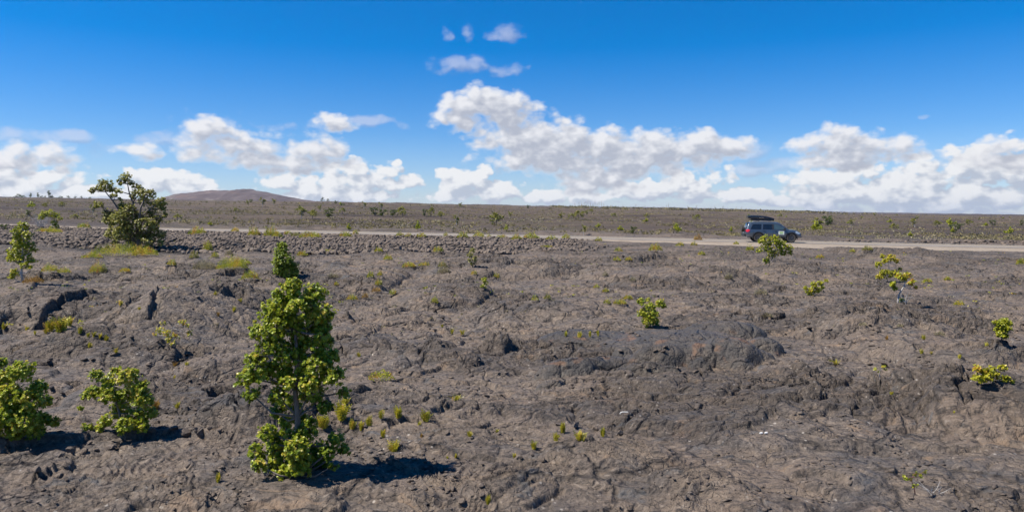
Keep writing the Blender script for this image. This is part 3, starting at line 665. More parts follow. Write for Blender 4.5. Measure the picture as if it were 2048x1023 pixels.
def plant(name, label, cat, bpx, bpy, clumps, leaf_, m=L_GREEN, dens=1.0, seed=1, group=None, bm_=BARK, trunk=.03, names=('trunk', 'crown'), nl=9, flat=1.0, depth=None, tb=.55, base=None, fork=None, shell=.55):
    """a woody plant whose foliage clumps hang on its limbs; clumps in photo pixels (x, y, radius[, tint shift])"""
    leaf = leaf_*.78
    rng = np.random.default_rng(seed)
    B = hit([bpx], [bpy])[0] if base is None else np.array(base)
    Yb = B[1]; k = Yb/FPX
    cs = np.array([(c[0], c[1], c[2], c[3] if len(c) > 3 else 0) for c in clumps], float)
    root = empty(name, tuple(B)); tag(root, label, cat, group)
    xs_ = cs[:, 0]; mid = xs_.mean()
    halfw = max(20, (xs_.max()-xs_.min())/2)*k*.75 if depth is None else depth
    top = cs[:, 1].min(); bot = cs[:, 1].max()
    Cn = []
    for i, c in enumerate(cs):
        fr = min(1, abs(c[0]-mid)/max((xs_.max()-xs_.min())/2, 1)); room = halfw*math.sqrt(max(0, 1-fr*fr))*(.35+.65*(c[1]-top+8)/(bot-top+8)) if bot > top else halfw
        dy = rng.uniform(-1, 1)*room*.85
        Y_ = Yb+dy
        Cn.append(((c[0]-1024)/FPX*Y_-B[0], dy, CAMH-(c[1]-HOR)/FPX*Y_-B[2]))
    Cn = np.array(Cn); R = cs[:, 2]*k*1.05
    # limbs
    mb = MB(); H_ = Cn[:, 2].max(); stem = []
    nst = 6
    for i in range(nst+1):
        z = H_*i/nst*.9; w = np.exp(-((Cn[:, 2]-z)/(H_*.25))**2)+1e-6; t = i/nst
        cxy = (Cn[:, :2]*w[:, None]).sum(0)/w.sum()*min(1, t*1.4)
        stem.append((cxy[0]+rng.normal(0, .012*H_), cxy[1]+rng.normal(0, .012*H_), z-.03*(i == 0)))
    if fork:   # explicit limb polylines in photo pixels (x, y, radius in m)
        for line in fork:
            pts = [((a-1024)/FPX*Yb-B[0], dy_, CAMH-(c-HOR)/FPX*Yb-B[2]) for (a, c, r, dy_) in line]
            mb.tube(pts, [q[2] for q in line], 7)
        stem = [((a-1024)/FPX*Yb-B[0], dy_, CAMH-(c-HOR)/FPX*Yb-B[2]) for line in fork for (a, c, r, dy_) in line]
    else:
        mb.tube(stem, [trunk*(1-.75*i/nst) for i in range(nst+1)], 7)
    st = np.array(stem)
    Ps = []; As = []; Sz = []; Tb = []
    order = np.argsort(Cn[:, 2])
    for i in order:
        c = Cn[i]; r = R[i]
        d = np.linalg.norm(st-c, axis=1)+np.where(st[:, 2] > c[2]+r*.3, 5, 0); s0 = st[d.argmin()]
        midp = (s0+c)/2+rng.normal(0, .10, 3)*np.linalg.norm(c-s0)+np.array([0, 0, -.08*np.linalg.norm(c-s0)])
        tr = trunk*.38
        mb.tube([s0, midp, c], [tr, tr*.7, tr*.4], 5)
        n = max(4, int(dens*4.6*(r/leaf)**2))
        u = unit(rng.normal(size=(n, 3))+np.array([0, 0, .25])); rad = r*(shell+(1.05-shell)*rng.random(n)**.6)*(1+.25*rng.normal(size=n)*.6)
        p = c+u*rad[:, None]*np.array([1, 1, .85*flat])
        ax = unit(u*.8+np.array([0, 0, .55])+rng.normal(size=(n, 3))*.25)
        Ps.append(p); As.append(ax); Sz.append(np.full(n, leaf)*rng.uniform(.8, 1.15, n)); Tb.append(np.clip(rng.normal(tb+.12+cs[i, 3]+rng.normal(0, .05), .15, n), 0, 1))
        for q in range(min(n, 7)):
            mb.tube([c, (c+p[q])/2+rng.normal(0, .05, 3)*r, p[q]], [tr*.4, tr*.28, tr*.15], 4, cap=False)
    P, D, N, S, T = rosettes(rng, np.concatenate(Ps), np.concatenate(As), np.concatenate(Sz), nl, np.concatenate(Tb))
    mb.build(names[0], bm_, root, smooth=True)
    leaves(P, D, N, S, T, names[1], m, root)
    return root
BIGN = ('trunk', 'crown'); SHN = ('stem', 'foliage')
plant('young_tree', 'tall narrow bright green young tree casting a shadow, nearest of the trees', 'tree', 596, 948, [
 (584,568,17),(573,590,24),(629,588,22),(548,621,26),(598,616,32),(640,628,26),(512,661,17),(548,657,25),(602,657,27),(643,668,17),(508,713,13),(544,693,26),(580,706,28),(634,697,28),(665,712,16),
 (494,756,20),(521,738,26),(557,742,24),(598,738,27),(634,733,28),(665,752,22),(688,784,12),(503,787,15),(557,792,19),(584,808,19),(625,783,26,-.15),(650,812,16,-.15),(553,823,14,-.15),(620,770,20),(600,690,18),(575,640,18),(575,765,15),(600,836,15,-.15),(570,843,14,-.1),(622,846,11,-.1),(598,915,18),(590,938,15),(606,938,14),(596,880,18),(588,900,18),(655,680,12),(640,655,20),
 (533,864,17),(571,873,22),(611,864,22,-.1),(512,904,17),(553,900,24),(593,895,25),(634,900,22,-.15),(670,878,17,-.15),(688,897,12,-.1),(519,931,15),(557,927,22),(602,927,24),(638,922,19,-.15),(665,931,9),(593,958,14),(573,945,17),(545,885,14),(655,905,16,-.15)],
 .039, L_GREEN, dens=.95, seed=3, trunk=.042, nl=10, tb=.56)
plant('bush', 'leafy bright green bush cut off at the left foreground', 'bush', 40, 872, [(40,742,22),(8,757,22),(75,775,17),(20,790,24),(60,800,24),(92,800,12),(15,830,27),(55,840,26),(90,838,14),(108,842,10),(30,862,18),(70,862,16),(-22,800,36),(-20,850,32),(-40,760,30),(0,725,12)],
 .038, L_GREEN, dens=1.25, seed=11, names=SHN, trunk=.02, tb=.60)
plant('bush', 'rounded bright green bush with bare grey twigs, beside the one cut off by the picture', 'bush', 243, 864, [(193,750,12),(220,765,18),(255,755,19),(280,775,17),(186,785,15),(215,790,16),(250,790,20),(285,800,18),(298,825,14),(240,820,18),(212,840,12),(270,835,20),(250,850,17),(285,850,14),(175,853,10),(162,815,5),(202,855,10),(232,742,10),(265,742,9),(170,790,8)],
 .036, L_GREEN, dens=1.2, seed=12, names=SHN, trunk=.018, tb=.64)
plant('spreading_tree', 'tallest tree, open spreading grey-green crown above the rubble bank', 'tree', 275, 500, [(252,355,11),(242,363,8),(262,366,7),(212,370,13),(200,376,9),(186,380,7),(222,378,9),(238,382,7),(228,392,7),(275,378,11),(286,388,12),(300,388,11),(268,390,8),(322,404,11),(310,412,13),(288,402,11),(326,418,7),(197,410,8),(190,404,4),(245,412,9,-.15),(240,398,4),(217,428,12),(220,442,13),(238,435,15),(258,420,14),(265,435,17),(298,430,13,-.1),(312,442,13,-.1),(245,450,15),(287,448,14,-.1),(225,466,14),(242,466,16),(262,474,17),(284,470,15),(305,468,15,-.1),(322,468,9,-.1),(322,485,8),(295,485,12),(275,490,10),(305,452,12),(330,430,6),(255,455,14),(232,480,8)],
 .115, L_OLIVE, dens=.80, seed=21, bm_=BARK, trunk=.10, nl=7, tb=.42, fork=[[(276,502,.17,0),(279,470,.14,0),(284,440,.10,-.3),(288,418,.07,-.5),(296,395,.04,-.4)],[(270,502,.13,.2),(258,460,.10,.2),(240,422,.07,0),(226,400,.045,-.1),(212,383,.03,-.1)],[(272,470,.10,.2),(266,430,.08,.3),(261,405,.06,.3),(256,388,.045,.2),(252,368,.025,.2)],[(261,405,.04,.3),(270,392,.03,.3),(277,382,.02,.3)],[(284,440,.05,-.3),(300,420,.035,-.3),(318,408,.02,-.3)]])
plant('small_tree', 'slender yellow-green tree with a pale trunk at the far left edge', 'tree', 47, 563, [(46,452,11,-.15),(36,466,12,-.15),(55,470,10),(40,488,15),(58,490,10),(25,505,11),(48,510,14),(63,520,8),(20,516,7),(36,520,10),(30,545,9,.1),(62,535,5),(22,552,6,.1),(68,500,6),(50,530,8)],
 .075, L_YELL, dens=.8, seed=22, bm_=BARKP, trunk=.05, tb=.42, nl=7)
plant('cone_shrub', 'dense dark green conical shrub standing behind the nearest tree', 'shrub', 570, 556, [(565,491,9),(562,504,13),(570,519,15),(556,522,11),(588,533,10),(575,542,19,.25),(558,540,12),(590,545,9,.15),(565,530,14)],
 .062, L_GREEN, dens=1.1, seed=23, names=SHN, trunk=.03, tb=.40, nl=7)
plant('shrub', 'leggy yellow-green shrub in front of the parked vehicle', 'shrub', 1538, 532, [(1530,478,9),(1550,480,11),(1561,490,12),(1577,496,8),(1535,494,12),(1518,499,6),(1546,508,10),(1580,505,5),(1533,520,7),(1565,504,8),(1520,482,5)],
 .068, L_YELL, dens=.8, seed=24, names=SHN, trunk=.024, tb=.44, nl=7)
plant('shrub', 'small bright green shrub growing behind the dark lava toes', 'shrub', 1300, 653, [(1282,603,8),(1300,614,10),(1319,606,9),(1286,625,10),(1306,630,12),(1293,642,10),(1310,645,8),(1296,600,5),(1328,612,5)],
 .045, L_GREEN, dens=1.27, seed=25, names=SHN, trunk=.018, tb=.66, nl=7)
plant('shrub', 'lopsided yellow-green shrub with red-tipped leaves left of the pale-stemmed one', 'shrub', 1626, 592, [(1627,569,7),(1640,566,6),(1652,561,4),(1620,582,9),(1634,579,7),(1611,574,4),(1645,575,4)],
 .050, L_YELL, dens=1.05, seed=26, names=SHN, trunk=.02, tb=.55, nl=7, bm_=BARKP)
plant('shrub', 'two-tiered shrub with orange-tinged upper leaves, right of the road view', 'shrub', 1775, 563, [(1765,512,5),(1782,515,8),(1757,529,7),(1770,522,6),(1793,521,6),(1760,553,7),(1775,548,10,-.2),(1790,545,7,-.2),(1800,538,4),(1765,545,6,-.2)],
 .058, L_ORANGE, dens=1.12, seed=27, names=SHN, trunk=.02, tb=.45, nl=7, bm_=BARKP)
plant('shrub', 'yellow-topped shrub on bare pale stems, next to the two-tiered shrub', 'shrub', 1796, 609, [(1798,552,8),(1815,550,7),(1808,558,6),(1825,562,5),(1787,569,7,-.25),(1821,566,5),(1831,573,4,.2),(1803,600,5,-.2),(1790,577,5,-.25)],
 .052, L_YELL, dens=1.12, seed=28, names=SHN, trunk=.028, tb=.62, nl=7, bm_=BARKP)
plant('shrub', 'dense upright yellow-green shrub like a small column near the right edge', 'shrub', 2003, 679, [(1995,645,7),(2010,642,8),(2019,647,6),(1998,657,8),(2012,657,8),(1999,669,7),(2009,671,7),(2004,650,8)],
 .036, L_YELL, dens=1.42, seed=29, names=SHN, trunk=.016, tb=.40, nl=7)
plant('low_shrub', 'low spreading yellow and orange shrub at the right edge', 'shrub', 1985, 768, [(1956,736,8,.15),(1966,747,10),(1981,739,9),(1990,750,9),(2004,736,8),(1951,754,7,-.1),(2012,756,8,-.1),(1975,758,9,-.05),(2025,763,5),(2003,762,5),(1960,758,8)],
 .036, L_ORANGE, dens=1.20, seed=30, names=SHN, trunk=.014, tb=.42, nl=7, depth=.22)
plant('low_shrub', 'sparse red-tinged shrub sprawling below the cracked lava mound', 'shrub', 345, 694, [(320,660,8),(335,666,9),(350,673,7),(365,645,7),(375,651,5),(379,666,6),(346,686,5),(326,645,5),(310,668,4),(338,678,6)],
 .036, L_YELL, dens=.55, seed=31, names=SHN, trunk=.014, tb=.66, nl=6, depth=.35, bm_=BARKP)
plant('seedling', 'red-stemmed seedling with a few bright leaves near the bottom right corner', 'seedling', 1830, 992, [(1808,950,4),(1832,946,5),(1849,943,5),(1820,958,4),(1829,972,6),(1842,950,4),(1812,955,3)],
 .026, L_YELL, dens=.5, seed=32, names=SHN, trunk=.006, tb=.45, nl=5, depth=.08, bm_=bark('red_stem', (.16,.05,.04), (.24,.09,.06)))
plant('seedling', 'pale-stemmed seedling forking into two leafy tips on the open lava', 'seedling', 1760, 757, [(1750,736,4),(1766,733,5),(1757,742,3),(1770,738,3)],
 .030, L_YELL, dens=.5, seed=33, names=SHN, trunk=.008, tb=.5, nl=5, depth=.06, bm_=BARKP)
plant('shrub', 'thin dark-leaved shrub standing at the foot of the rubble bank', 'shrub', 945, 536, [(945,500,6),(940,510,6),(950,517,6),(946,527,6,-.25),(938,520,4)], .06, L_OLIVE, dens=.7, seed=34, names=SHN, trunk=.02, tb=.4, nl=6)
plant('shrub', 'small dark upright shrub with a bare base in the middle of the lava field', 'shrub', 968, 583, [(968,559,6),(973,565,5),(966,571,5),(970,577,4,-.2)], .04, L_YELL, dens=.7, seed=35, names=SHN, trunk=.014, tb=.3, nl=6)
plant('bush', 'olive bush with bare dead branches on top of the bank at the far left', 'bush', 100, 462, [(88,428,8),(100,427,9),(112,431,7),(120,436,5),(82,434,6),(108,445,7),(112,452,6)], .11, L_YELL, dens=.7, seed=36, names=SHN, trunk=.04, tb=.40, nl=6, bm_=TWIG)
# dead bush: pale bare twigs
def bare(name, label, cat, px, py, hpx, wpx, n, seed, m=TWIG, rad=.006, group=None):
    rng = np.random.default_rng(seed); B = hit([px], [py])[0]; k = B[1]/FPX; mb = MB(); h = hpx*k; w = wpx*k
    for i in range(n):
        a = rng.uniform(0, 2*math.pi); q = rng.uniform(.3, 1); hh = h*rng.uniform(.55, 1)
        p0 = Vector((rng.normal()*w*.08, rng.normal()*w*.08, -.02)); p3 = Vector((math.cos(a)*w/2*q, math.sin(a)*w/2*q, hh)); p1 = p0.lerp(p3, .4)+Vector(rng.normal(0, .08*h, 3)); p1.z = max(p1.z, .02)
        mb.tube([p0, p1, p3], [rad, rad*.7, rad*.3], 4)
        for j in range(3):
            s = p1.lerp(p3, rng.uniform(.1, .9)); mb.tube([s, s+Vector(rng.normal(0, .16*h, 3))], [rad*.4, rad*.15], 3)
    o = mb.build(name, m); o.location = tuple(B); return tag(o, label, cat, group)
bare('dead_bush', 'pale grey leafless bush behind the slender tree at the left', 'dead bush', 82, 455, 30, 50, 60, 41, rad=.012)
bare('dead_twigs', 'bleached dead twigs lying beside the red-stemmed seedling', 'dead twigs', 1865, 985, 22, 80, 9, 42, rad=.004)
bare('dead_twigs', 'pale dry twigs at the foot of the yellow-topped shrub', 'dead twigs', 1810, 607, 26, 36, 14, 43, rad=.006)
L_SAGE = leaf_mat('leaf_sage', [(0,(.110,.092,.045)),(.5,(.185,.155,.065)),(1,(.26,.215,.095))], .8, .3)
# ------------------------------------------------------------------ ferns and grass tufts
def fern_mesh(rng, nf, h, w, wid=.16, seg=7, upright=.6):
    """fronds fanning from the origin with short leaflets either side; returns V, quads, tint"""
    V = []; F = []; T = []
    for i in range(nf):
        a = rng.uniform(0, 2*math.pi); q = rng.uniform(.1, 1)**.7; hh = h*rng.uniform(.6, 1.05); out = w/2*q
        bx, by = rng.normal(0, w*.10), rng.normal(0, w*.10); t0 = rng.random()
        d = np.array([math.cos(a), math.sin(a)]); side = np.array([-d[1], d[0], 0.0])
        roll = rng.uniform(-1.2, 1.2)
        pts = []
        for s in range(seg+1):
            u = s/seg; pts.append(np.array([bx+d[0]*out*u**1.5, by+d[1]*out*u**1.5, hh*(u-.10*u**3*(2.0*q)) - .01]))
        for s in range(seg):
            p = pts[s]; p2 = pts[s+1]; u = (s+.5)/seg; L = h*wid*math.sin(math.pi*min(1, .18+u*.80))*rng.uniform(.8, 1.15)
            al = unit((p2-p)[None])[0]; sd = unit(np.cross(al, np.cross(side, al)*math.cos(roll)+side*math.sin(roll))[None])[0]
            for sg in (-1, 1):
                k = len(V); m_ = (p+p2)/2; tip = m_+sd*sg*L+al*L*.35
                V += [p, tip-al*L*.18, tip+al*L*.12, p*.35+p2*.65]; F.append((k, k+1, k+2, k+3)); T.append(min(1, max(0, t0+rng.normal(0, .1))))
    return np.array(V), np.array(F), np.array(T)
def fern_obj(name, m, V, F, T):
    return mesh_np(name, V, F.ravel(), np.arange(len(F))*4, np.full(len(F), 4), m, tint=T)
def fern(px, py, hpx, wpx, label, m=L_FERN, nf=None, seed=0, name='fern', cat='fern', group=None, up=.6, wid=.16):
    """px,py: foot of the tuft in the photo"""
    rng = np.random.default_rng(int(px*7+py*13+seed)); B = hit([px], [py])[0]; k = B[1]/FPX
    V, F, T = fern_mesh(rng, nf or int(10+wpx*.45), hpx*k*1.05, wpx*k, wid)
    o = fern_obj(name, m, V, F, T); o.location = tuple(B); return tag(o, label, cat, group)
def twig_dome(name, label, cat, px, py, wpx, hpx, m, seed, group=None, leaf=None, dens=1.0, depthf=.6):
    """a low dome of small leaves or blades, uneven; single mesh"""
    rng = np.random.default_rng(seed); B = hit([px], [py])[0]; k = B[1]/FPX; a = wpx*k/2; h = hpx*k; lf = leaf or max(.03, 1.7*k)
    n = int(min(5000, dens*14*(a/lf)*(h/lf)+25))
    u = rng.uniform(0, 2*math.pi, n); r = np.sqrt(rng.random(n)); bump = .72+.28*perlin(np.cos(u)*r*2.3+seed, np.sin(u)*r*2.3, seed)*1.6
    z = 1.25*h*np.sqrt(np.clip(1-r**2, 0, 1))*bump*rng.uniform(.25, 1.0, n)
    P = np.stack([a*r*np.cos(u)+rng.normal(0, a*.05, n), a*depthf*r*np.sin(u), z], 1)
    D = unit(np.stack([np.cos(u)*r, np.sin(u)*r, np.full(n, .9)], 1)+rng.normal(size=(n, 3))*.45)
    N = unit(rng.normal(size=(n, 3))+np.array([0, 0, 1.0])); S = unit(np.cross(D, N))
    s = lf*rng.uniform(.7, 1.3, n)[:, None]; V = np.stack([P, P+D*s*.5+S*s*.26, P+D*s, P+D*s*.5-S*s*.26], 1).reshape(-1, 3)
    tc_ = np.clip(.62+.9*perlin(P[:, 0]/(a*.5)+seed, P[:, 1]/(a*.5), seed+1)+rng.normal(0, .16, n), 0, 1)
    o = mesh_np(name, V, np.arange(4*n), np.arange(n)*4, np.full(n, 4), m, tint=tc_); o.location = tuple(B); return tag(o, label, cat, group)
# foreground ferns: foot x, foot y, height px, width px, label, material
FERNS = [
 (684,838,42,38,'largest yellow fern clump, tall fronds right beside the nearest tree',L_FERN),
 (690,812,18,26,'short fern tuft just behind the largest fern clump',L_FERN),
 (645,862,34,30,'fern clump half hidden behind the lower branches of the nearest tree',L_FERN),
 (706,860,24,18,'leftmost fern of the short row beneath the largest clump',L_FERN),
 (722,860,22,16,'middle fern of the short row beneath the largest clump',L_FERN),
 (738,858,24,16,'rightmost fern of the short row beneath the largest clump',L_FERN),
 (762,838,22,14,'slender green fern between the short row and the stout upright one',L_FERN),
 (796,848,28,18,'stout upright yellow fern standing alone by dark rubble',L_FERN),
 (851,846,28,30,'wide loose fern among dark cracks right of the upright one',L_FERN),
 (838,852,12,12,'tiny fern at the foot of the wide loose one',L_FERN),
 (766,876,22,12,'narrow fern growing at the top edge of the tree shadow',L_FERN),
 (789,902,26,32,'v-shaped fern with spreading fronds just above the tree shadow',L_FERN),
 (843,876,12,8,'small rusty fern by the dark rock hollow',L_RUST),
 (436,965,24,10,'single thin yellow fern on the slab left of the nearest tree',L_FERN),
 (1068,897,22,20,'bright fern above the small dark rocks, centre foreground',L_FERN),
 (1112,880,18,20,'orange-tinged fern below a taller thin one',L_FERN),
 (1126,866,26,10,'tall thin fern with a pale tip behind the orange-tinged one',L_FERN),
 (1160,880,22,36,'broad bright yellow fern in front of two dark boulders',L_FERN),
 (1205,872,22,10,'upright fern right of the broad bright one',L_FERN),
 (1029,915,12,10,'dull fern at the broken edge of the domed slab',L_FERN),
 (895,918,8,8,'tiny fern left on the crest of the domed slab',L_FERN),(912,916,12,8,'small upright fern on the crest of the domed slab',L_FERN),
 (977,1014,22,12,'yellow fern at the very bottom beside the dark rubble',L_FERN),
 (940,872,14,14,'short loose fern in the middle of the wrinkled crust',L_FERN),(995,868,10,10,'little fern right of the short loose one',L_FERN),
 (912,802,14,34,'wide thin fern scattered on smooth brown lava',L_FERN),
 (355,815,16,12,'small fern right of the rounded bush',L_FERN),(312,822,26,22,'brownish fern against the side of the rounded bush',L_RUST),
 (350,732,12,16,'orange fern on the rock saddle left of the nearest tree',L_RUST),(374,732,10,12,'yellowish fern beside the orange one',L_FERN),(350,757,10,10,'small yellow fern below the orange one',L_FERN),
 (232,712,16,14,'yellow fern tip above the bush at the left edge',L_FERN),
 (120,665,38,42,'tall bright yellow grass-like ferns in the mouth of the lava hollow',L_FERN),(100,664,30,26,'dense fern clump filling the left of the hollow mouth',L_FERN),(140,655,22,18,'ferns climbing the right lip of the hollow',L_FERN),
 (8,662,16,14,'fern under the overhang at the left edge',L_FERN),(55,662,14,16,'fern on the floor of the hollow, left part',L_FERN),(92,668,14,12,'small fern at the base of the tall bright ones',L_FERN),(70,674,10,8,'lone green fern in front of the hollow',L_FERN),
 (160,670,18,12,'fern right of the hollow mouth',L_FERN),
 (176,678,12,8,'first fern of the line under the grey slab',L_FERN),(188,678,14,10,'second fern of the line under the grey slab',L_FERN),(200,680,14,10,'third fern of the line under the grey slab',L_FERN),(213,682,16,10,'last fern of the line under the grey slab',L_FERN),
 (180,694,14,14,'fern just below the line under the grey slab',L_FERN),
 (241,620,12,10,'fern left of the cracked pale dome',L_FERN),(278,620,9,7,'tiny fern on top of the cracked pale dome',L_FERN),(431,594,11,9,'orange-yellow fern on the big lava mound',L_FERN),(481,608,11,11,'green fern in a crack of the big lava mound',L_FERN),(437,636,12,8,'fern on the lower face of the big lava mound',L_RUST),(468,625,14,10,'thin fern in the right crack of the big mound',L_FERN),
 (1132,674,12,12,'leftmost fern in the dark crack behind the lava toes',L_FERN),(1159,675,16,12,'fern in the dark crack behind the lava toes, second from left',L_FERN),(1180,675,14,8,'third fern in the dark crack behind the lava toes',L_FERN),(1196,675,14,10,'rightmost fern in the dark crack behind the lava toes',L_FERN),
 (904,672,12,8,'thin fern between pillow lobes, left one of two',L_FERN),(924,672,12,14,'fuller fern between pillow lobes, right one of two',L_FERN),
 (718,713,12,10,'small fern by the smooth grey pillow',L_FERN),
 (885,655,8,8,'faint fern above the pillow lobes',L_FERN),
 (1774,680,12,8,'orange fern at the dark lava step on the right',L_RUST),(1847,680,14,9,'green fern right along the dark lava step',L_FERN),(1973,697,10,10,'fern beside the dark hole near the column-like shrub',L_FERN),
 (1843,708,12,10,'fern on the open lava below the dark step',L_FERN),(1862,708,8,10,'little fern beside the one below the dark step',L_FERN),(1920,718,10,10,'fern left above the low orange shrub',L_FERN),
 (1670,732,12,26,'pale green fern patch among white lichened stones',L_FERN),(1783,795,12,8,'dull fern below the forked seedling',L_FERN),(1908,828,8,8,'yellow fern at the foot of the smooth brown mound',L_FERN),
]
for i, f in enumerate(FERNS): fern(f[0], f[1], f[2], f[3], f[4], f[5], seed=i)
LOWP = [
 (762,760,50,18,'low bright yellow-green mat plant on smooth lava right of the nearest tree',L_YELL),
 (240,512,112,26,'large mound of yellow-green grass below the tallest tree',L_YELL),(290,512,50,18,'yellow end of the grass mound under the tree shadow',L_YELL),(184,516,40,12,'small yellow tussock left of the large grass mound',L_YELL),
 (97,466,54,12,'orange-yellow grass strip on the bank behind the slender tree',L_ORANGE),(168,457,26,12,'olive-yellow tussock on the bank left of the tallest tree',L_YELL),
 (196,550,34,24,'yellow-speckled cushion shrub above the lava hollow',L_YELL),(100,558,34,16,'yellow cushion beside the pale trunk at the left',L_YELL),(128,548,26,12,'yellow cushion next to a patch of lilac stones',L_YELL),(66,566,40,14,'rusty brown cushion at the foot of the slender tree',L_RUST),
 (250,545,22,10,'ochre cushion right of the yellow-speckled one',L_ORANGE),
 (465,545,60,26,'yellow-green scrub on top of the dark ledge',L_YELL),(410,540,50,20,'pale green scrub left of the dark ledge',L_DRY),(500,560,34,20,'olive scrub along the back of the dark ledge',L_YELL),(482,530,40,12,'small yellow scrub above the dark ledge',L_YELL),(343,532,18,14,'round green tuft below the tree shadow',L_YELL),(388,518,18,16,'green tuft at the end of the tree shadow',L_OLIVE),(415,505,20,24,'bright tuft standing against the rubble bank',L_YELL),(430,515,14,12,'small tuft in front of the rubble bank',L_YELL),(458,512,16,14,'pale tuft on low stones at the rubble foot',L_DRY),
 (395,470,36,18,'rounded yellow roadside bush, first at the left',L_YELL),(508,472,24,18,'ochre roadside bush left of the bright green-yellow pair',L_ORANGE),(542,474,30,22,'brightest green-yellow roadside bush',L_YELL),(554,476,22,12,'low bush leaning on the brightest roadside bush',L_YELL),(575,470,14,10,'small yellow roadside tuft',L_YELL),(470,464,16,10,'faint yellow roadside tuft',L_ORANGE),
 (620,476,44,14,'long low yellow roadside clump',L_YELL),(590,474,20,10,'thin olive roadside clump',L_OLIVE),(690,475,24,14,'yellow-green tuft at the rubble crest',L_YELL),(711,470,12,12,'small upright yellow tuft at the road edge',L_YELL),
 (800,473,16,10,'first tuft of a spaced roadside pair',L_YELL),(817,475,14,8,'second tuft of a spaced roadside pair',L_YELL),(843,475,20,9,'faint flat roadside tuft',L_YELL),(892,474,9,10,'tiny roadside tuft alone',L_YELL),(925,476,22,13,'round yellow roadside tuft',L_YELL),(957,475,22,12,'second round yellow roadside tuft',L_YELL),(978,476,9,8,'tiny tuft right of the second round one',L_YELL),(1004,477,24,8,'flat yellow roadside tuft',L_YELL),
 (1033,480,22,12,'pale yellow tuft left of the wide roadside bush',L_YELL),(1062,479,32,16,'wide yellow roadside bush on the rubble end',L_YELL),(1103,480,22,10,'small roadside bush between two larger ones',L_YELL),(1132,478,16,12,'compact bright roadside bush',L_YELL),(1197,483,14,9,'tuft where the rubble bank ends',L_YELL),(1093,497,26,7,'flat yellow tuft in front of the rubble end',L_YELL),
 (1311,504,26,16,'spiky ochre tuft below the gravel edge',L_ORANGE),(1237,504,16,9,'faint tuft left of the spiky ochre one',L_YELL),(1360,493,16,9,'tuft on the gravel edge, mid right',L_YELL),(1388,491,13,8,'smaller tuft beside it on the gravel edge',L_YELL),(1396,482,16,14,'reddish-brown bush at the road edge',L_RUST),(1500,502,16,12,'round yellow tuft left of the leggy shrub',L_YELL),(1472,490,12,7,'small tuft on the gravel behind the vehicle',L_YELL),(1403,512,14,9,'yellow tuft on lava left of the vehicle',L_YELL),
 (1234,523,16,8,'ochre tuft on the pale lava dome',L_YELL),(1257,526,14,8,'orange tuft right of the ochre one',L_ORANGE),(1640,517,16,8,'orange tuft right of the leggy shrub',L_ORANGE),(1735,505,22,10,'olive tuft on the dark hump by the gravel',L_OLIVE),(1705,507,12,8,'faint tuft on the dark hump',L_YELL),
 (885,535,18,14,'olive cushion right of the orange tufts',L_OLIVE),(888,548,26,18,'pale olive cushion below the olive one',L_DRY),(818,537,28,12,'orange cushion on the lava, centre left',L_ORANGE),(848,538,22,8,'thin ochre cushion beside the orange one',L_ORANGE),(776,521,18,12,'green tuft at the foot of the rubble',L_YELL),(757,506,16,10,'tuft tucked into the lowest rubble stones',L_YELL),(655,508,28,10,'yellow tuft at the rubble foot behind the nearest tree',L_YELL),(605,514,22,10,'orange-yellow tuft right of the conical shrub',L_ORANGE),(876,506,20,12,'tuft at the rubble foot below the roadside pair',L_YELL),
 (741,557,14,15,'round ochre-green tuft on the lava dome edge',L_YELL),(760,552,10,12,'orange tuft beside the round ochre-green one',L_ORANGE),(757,575,15,14,'yellow-flushed tuft above a small hollow',L_YELL),(753,586,18,10,'brownish tuft under the yellow-flushed one',L_RUST),(704,600,22,12,'bright green-yellow tuft left of the orange one',L_YELL),(730,600,12,11,'rusty orange tuft near the nearest tree top',L_RUST),(785,595,14,12,'upright yellow tuft on the flow edge',L_YELL),(869,607,14,14,'yellow-orange tuft at the dome lip',L_YELL),(948,550,12,10,'small orange tuft below the thin dark shrub',L_ORANGE),(993,557,14,12,'pale yellow tuft right of the small orange one',L_YELL),(665,556,24,10,'dry pale tuft above the nearest tree',L_DRY),(673,572,9,9,'tiny tuft below the dry pale one',L_YELL),
 (1193,577,12,8,'small yellow tuft, upper of a chain on brown lava',L_YELL),(1211,585,12,9,'second of the chain of yellow tufts',L_YELL),(1256,600,18,10,'fuller tuft of the chain near the bright green shrub',L_YELL),(1240,610,26,12,'widest tuft of the chain on brown lava',L_YELL),(1214,608,14,10,'faint tuft left of the widest one',L_YELL),(1266,563,12,10,'ochre tuft above the chain',L_DRY),(1211,560,10,12,'thin tuft above the chain, left',L_DRY),(1070,601,14,8,'faint yellow tuft left of the chain',L_YELL),(1095,600,14,12,'dark tuft left of the chain',L_OLIVE),(1458,562,18,14,'dry tuft beside a pale stone',L_DRY),(1522,590,26,12,'straw-coloured tuft on open lava',L_DRY),(1535,635,20,10,'grey-green tuft left of the lopsided shrub',L_DRY),(1918,612,20,10,'orange-brown tuft on the right lava',L_ORANGE),(1855,565,18,9,'small yellow tuft behind the yellow-topped shrub',L_YELL),(1895,562,14,8,'faint tuft further right of it',L_YELL),(2043,530,20,14,'olive tuft cut by the right edge',L_YELL),(1725,655,14,7,'pale tuft above the dark step',L_DRY),(1800,655,12,7,'second pale tuft above the dark step',L_DRY),(1880,672,20,9,'cream tuft at the end of the dark step',L_DRY),
]
for i, f in enumerate(LOWP): twig_dome('tussock', f[4], 'tussock', f[0], f[1], f[2], f[3], f[5], 500+i, group=None)
